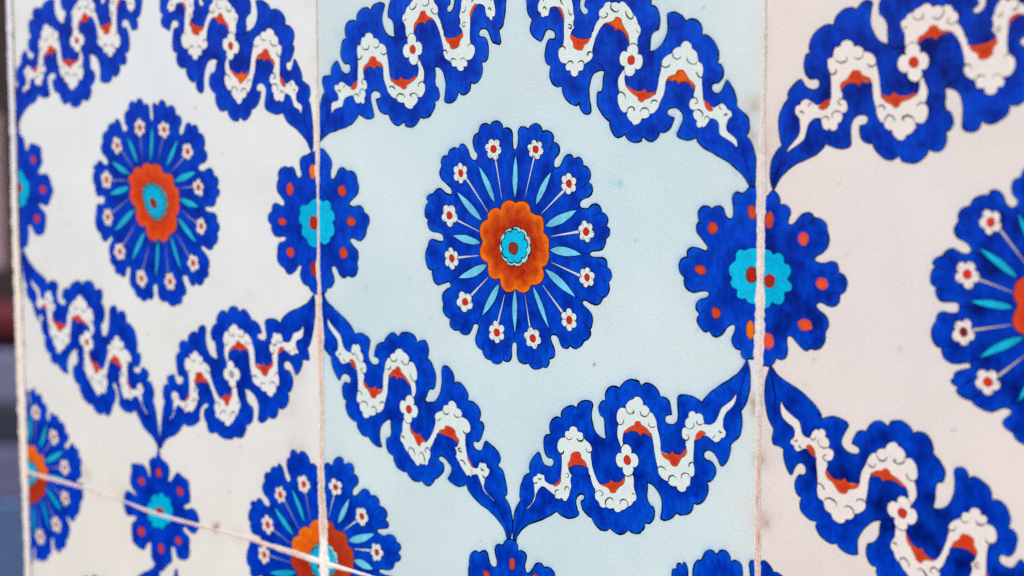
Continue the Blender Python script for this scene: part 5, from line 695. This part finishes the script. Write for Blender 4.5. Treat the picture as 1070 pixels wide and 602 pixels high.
# ------------------------------------------------------------------ plaster joints
def joint(name, J, label, vertical=True, cols=None, ridge=.6, flank=.35, seed=0.0, wob=.32, lift=.3):
    """an uneven ribbon of plaster pressed into the gap and smeared over the tile edges"""
    J = [p[:] for p in J]
    ax = 1 if vertical else 0
    J.sort(key=lambda p: p[ax])
    A = np.array([(p[ax], p[1 - ax], p[2]) for p in J])
    t = np.arange(A[0, 0], A[-1, 0], .8)
    c = np.interp(t, A[:, 0], A[:, 1]); w = np.interp(t, A[:, 0], A[:, 2])
    w = np.abs(w)
    k = 13
    S = np.linspace(-1, 1, k)
    m = Mesh()
    V = []; Lf = []; Cc = []
    for i, u in enumerate(t):
        wl = w[i] * (1 + wob * noise.noise((u * .22, 3.1 + seed, 0)) + wob * .8 * noise.noise((u * .7, 8.1 + seed, 0)))
        wr = w[i] * (1 + wob * noise.noise((u * .22, 13.1 + seed, 0)) + wob * .8 * noise.noise((u * .7, 18.1 + seed, 0)))
        for s in S:
            o = c[i] + s * (wl if s < 0 else wr)
            V.append((o, u) if vertical else (u, o))
            hgt = flank * (1 - s ** 4) + ridge * math.exp(-(s / .28) ** 2) + .06 * noise.noise((u * .9, s * 2, seed))
            Lf.append(max(hgt, .02) if abs(s) < .99 else 0)
            Cc.append(cols(u, s, w[i]))
    n = len(t)
    F = [(i * k + j, i * k + j + 1, (i + 1) * k + j + 1, (i + 1) * k + j) for i in range(n - 1) for j in range(k - 1)]
    if not vertical:
        F = [f[::-1] for f in F]
    m.add(np.array(V), np.array(Lf) + lift, F, np.array(Cc))
    o = m.build(name, M_GROUT, None)
    o.location = (0, 0, ZC)
    o['label'] = label; o['category'] = 'grout joint'; o['group'] = 'plaster joints between the tiles'
    for p in o.data.polygons:
        p.use_smooth = True
    return o


PINK = lin(243, 214, 203); BROWN = lin(172, 126, 100); LILAC = lin(222, 196, 212); WHITE = lin(252, 247, 242); TERRA = lin(232, 188, 162)
EDGE = {'T1': lin(238, 234, 228), 'T2': lin(228, 232, 230), 'T3': lin(238, 228, 223), 'B1': lin(238, 235, 230)}


def blend(c, d, k):
    k = max(0.0, min(1.0, k))
    return c * (1 - k) + d * k


def col_v1(u, s, w):
    e = EDGE['T1'] if s < 0 else EDGE['T2']
    n = noise.noise((u * .12, s, 4.0)); m = noise.noise((u * .5, s * 2.5, 11.0))
    c = PINK
    low = max(0, min(1, (-22 - u) / 14))
    c = blend(c, TERRA, low * (.45 + .8 * n + .5 * m))
    if -62 < u < -30 and s < .1:
        e = blend(e, lin(244, 222, 206), .8)
    c = blend(c, e, (abs(s) - .38) / .4)
    c = blend(c, BROWN, low * .55 * max(0, m + .2) * (1 if .25 < abs(s) < .62 else .15))
    return blend(c, WHITE, (-118 - u) / 6)


def col_v2(u, s, w):
    e = EDGE['T2'] if s < 0 else EDGE['T3']
    e = blend(e, lin(240, 236, 234), .6)
    n = noise.noise((u * .25, s * 2, 2.0)); m = noise.noise((u * .6, s * 3, 17.0))
    low = max(0, min(1, (-38 - u) / 18))
    c = blend(PINK, WHITE, .45 - .45 * low)
    c = blend(c, TERRA, low * (.42 + n))
    flank = blend(lin(226, 214, 210), e, .25)
    c = blend(c, flank, (abs(s) - .14 - .2 * low) / .12)
    c = blend(c, e, (abs(s) - .72) / .2)
    hair = math.exp(-((abs(s) - .52 + .1 * n) / .15) ** 2)
    c = blend(c, BROWN, hair * (low * (.55 + .8 * n + .5 * m) + .10 * max(0, n + .3 * m)))
    c = blend(c, lin(196, 170, 156), math.exp(-((s + .26) / .09) ** 2) * (.35 + .5 * n) * (1 - low))  # thin shading line painted along the ridge's left side
    if u > 40 and s < 0:
        c = blend(c, BROWN, math.exp(-((s + .42) / .16) ** 2) * max(0, .15 + .5 * n))  # shadow left of the upper ridge, painted in brown
    return c


def col_left(u, s, w):
    k = max(0, min(1, (u + 20) / 40))
    c = lin(244, 232, 220) * (1 - k) + lin(232, 231, 244) * k
    if s > .3 and -30 < u < 60:
        c = c * .6 + LILAC * .4
    return blend(c, EDGE['T1'], (s - .4) / .5)


def col_h1(u, s, w):
    n = noise.noise((u * .09, 1.0, 3.0)) + .5 * noise.noise((u * .6, s, 7.0))
    bare = max(math.exp(-((u + 243) / 17) ** 2), math.exp(-((u + 160) / 16) ** 2))      # where the joint runs between white glazes
    c = PINK * .5 + LILAC * .5 if u < -172 else PINK
    c = blend(c, lin(196, 226, 242), math.exp(-((u + 200) / 9) ** 2) * .7)
    b = blend(EDGE['B1'], BROWN, (.22 + .7 * n) * (1 if abs(s) < .5 else .25))
    c = blend(c, b, bare)
    c = blend(c, TERRA, .12 + n * .5)
    c = blend(c, EDGE['B1'], (abs(s) - .6) / .4 * .7)
    if u > -112:
        c = blend(c, WHITE, (u + 112) / 8)
    return c


joint('plaster_joint', J1, 'narrow pink plaster joint between the greyish white tile and the blue-tinted tile', True, col_v1, seed=1, ridge=.35, flank=.12, lift=.34)
joint('plaster_joint', J2, 'wide whitish plaster joint with a raised ridge between the blue-tinted tile and the pinkish tile', True, col_v2, seed=2, ridge=.5, flank=.1, lift=.34)
joint('plaster_joint', JL, 'pale plaster edging down the left end of the tiled wall', True, col_left, seed=3, ridge=.0, flank=.1, lift=.30)
joint('plaster_joint', H1, 'thin slanting plaster joint above the bottom row of tiles', False, col_h1, seed=4, ridge=.3, flank=.1, lift=.36)


# ------------------------------------------------------------------ wall behind the tiles and what shows past its left end
def plain_material(name, col, rough, scale, amt, bump=.2):
    m = bpy.data.materials.new(name); m.use_nodes = True
    nt = m.node_tree; b = nt.nodes['Principled BSDF']
    geo = nt.nodes.new('ShaderNodeNewGeometry'); t = nt.nodes.new('ShaderNodeTexNoise'); t.inputs['Scale'].default_value = scale
    t.inputs['Detail'].default_value = 5
    nt.links.new(geo.outputs['Position'], t.inputs['Vector'])
    r = nt.nodes.new('ShaderNodeMapRange'); r.inputs['From Min'].default_value = .3; r.inputs['From Max'].default_value = .7
    r.inputs['To Min'].default_value = 1 - amt; r.inputs['To Max'].default_value = 1 + amt
    nt.links.new(t.outputs['Fac'], r.inputs['Value'])
    s = nt.nodes.new('ShaderNodeVectorMath'); s.operation = 'SCALE'; s.inputs[0].default_value = tuple(col)
    nt.links.new(r.outputs['Result'], s.inputs['Scale']); nt.links.new(s.outputs[0], b.inputs['Base Color'])
    b.inputs['Roughness'].default_value = rough
    bp = nt.nodes.new('ShaderNodeBump'); bp.inputs['Strength'].default_value = bump; bp.inputs['Distance'].default_value = .004
    nt.links.new(t.outputs['Fac'], bp.inputs['Height']); nt.links.new(bp.outputs[0], b.inputs['Normal'])
    return m


def box_mesh(name, lo, hi, mat, parent=None, bevel=0.0, seg=3):
    import bmesh
    bm = bmesh.new()
    bmesh.ops.create_cube(bm, size=1)
    lo = Vector(lo); hi = Vector(hi)
    for v in bm.verts:
        v.co = Vector(((v.co.x + .5) * (hi.x - lo.x) + lo.x, (v.co.y + .5) * (hi.y - lo.y) + lo.y, (v.co.z + .5) * (hi.z - lo.z) + lo.z))
    if bevel:
        bmesh.ops.bevel(bm, geom=bm.edges[:], offset=bevel, segments=seg, affect='EDGES', profile=.6)
    me = bpy.data.meshes.new(name); bm.to_mesh(me); bm.free()
    me.materials.append(mat)
    o = bpy.data.objects.new(name, me); COLL.objects.link(o); o.parent = parent
    return o


w = box_mesh('wall', (XL * MM - .002, .0085, ZC + ZB * MM), (XR * MM, .16, ZC + ZT * MM), plain_material('rough_wall_plaster', lin(196, 180, 168), .9, 60, .12))
w['kind'] = 'structure'

R = np.array(CAM['R']); POS = np.array(CAM['pos'])


def at_px(x, y, depth):
    """the point at this depth seen at (x, y) of the photograph, used once to find where the things behind stand"""
    d = R.T @ np.array([(x - 535) / CAM['f'], (y - 301) / CAM['f'], 1.0])
    q = POS + d * depth
    return Vector((q[0], q[1], q[2] + ZC))


YAW = math.atan2(R[0][1], R[0][0])


def slab(name, x0, x1, y0, y1, depth, col, label, cat, thick=.12, bevel=.008, floor=False, rough=.9, scale=40, amt=.15):
    a = at_px(x0, y0, depth); b = at_px(x1, y1, depth)
    w = (Vector((b.x, b.y, 0)) - Vector((a.x, a.y, 0))).length
    zt, zb = a.z, (0.0 if floor else b.z)
    o = box_mesh(name, (0, 0, zb - zt), (w, thick, 0), plain_material(name + '_surface', col, rough, scale, amt), None, bevel)
    o.location = a; o.rotation_euler = (0, 0, YAW)
    o['label'] = label; o['category'] = cat
    return o


slab('wooden_post', -26, 60, -260, 700, 6.4, lin(74, 56, 54), 'dark brown wooden post, blurred, beyond the left end of the tiled wall', 'post', .10, .006, True, .6, 25, .3)
slab('pink_cloth', -120, -3, 120, 285, 6.1, lin(214, 178, 178), 'pale pink cloth hanging beside the dark post at the left edge', 'cloth', .02, .008)
st = [('red_cushion', 330, 353, lin(104, 24, 40), 'blurred dark red cushion against the lower part of the dark post', 'cushion'),
      ('folded_cloth', 368, 424, lin(136, 138, 172), 'pale lavender folded cloth, topmost under the red cushion', 'cloth'),
      ('folded_cloth', 424, 468, lin(62, 64, 82), 'dark navy folded cloth between two lavender ones', 'cloth'),
      ('folded_cloth', 468, 524, lin(122, 122, 158), 'dull violet folded cloth under the dark navy one', 'cloth'),
      ('storage_box', 524, 900, lin(98, 124, 170), 'blurred grey-blue box under the stack of folded cloths at the bottom left', 'box')]
for n_, y0, y1, c_, l_, k_ in st:
    slab(n_, -150, 50, y0, y1, 5.6, c_, l_, k_, 0.3, .012, False)
slab('dark_cushion', -150, 50, 353, 368, 5.65, lin(62, 44, 52), 'thin dark layer between the red cushion and the pale lavender cloth', 'cushion', .12, .012)


# ------------------------------------------------------------------ camera
cam = bpy.data.cameras.new('camera')
co = bpy.data.objects.new('camera', cam); COLL.objects.link(co)
mw = Matrix(((R[0][0], -R[1][0], -R[2][0], POS[0]), (R[0][1], -R[1][1], -R[2][1], POS[1]), (R[0][2], -R[1][2], -R[2][2], POS[2] + ZC), (0, 0, 0, 1)))
co.matrix_world = mw
cam.sensor_fit = 'HORIZONTAL'; cam.sensor_width = 36.0
cam.lens = CAM['f'] / 1070 * 36.0
cam.clip_start = .02; cam.clip_end = 200
cam.dof.use_dof = True
cam.dof.focus_distance = FOCUS
cam.dof.aperture_fstop = FSTOP
scene.camera = co

# ------------------------------------------------------------------ soft daylight
wd = bpy.data.worlds.new('World'); scene.world = wd; wd.use_nodes = True
nt = wd.node_tree
sky = nt.nodes.new('ShaderNodeTexSky'); sky.sky_type = 'NISHITA'; sky.sun_disc = False
SUN_EL, SUN_AZ = math.radians(46), math.radians(200)     # azimuth clockwise from +y
sky.sun_elevation = SUN_EL; sky.sun_rotation = SUN_AZ
sky.air_density = 1.0; sky.dust_density = 3.0
bg = nt.nodes['Background']; bg.inputs['Strength'].default_value = SKY
nt.links.new(sky.outputs[0], bg.inputs['Color'])
sl = bpy.data.lights.new('sun', 'SUN'); sl.energy = SUN; sl.angle = math.radians(14); sl.color = SUNCOL
so = bpy.data.objects.new('sun', sl); COLL.objects.link(so)
d = Vector((math.sin(SUN_AZ) * math.cos(SUN_EL), math.cos(SUN_AZ) * math.cos(SUN_EL), math.sin(SUN_EL)))
so.rotation_euler = d.to_track_quat('Z', 'Y').to_euler()
so.location = (0, -2, 3)

scene.view_settings.view_transform = 'Standard'; scene.view_settings.look = 'None'
scene.view_settings.exposure = 0; scene.view_settings.gamma = 1
scene.render.engine = 'CYCLES'
scene.cycles.use_denoising = False
scene.cycles.max_bounces = 6
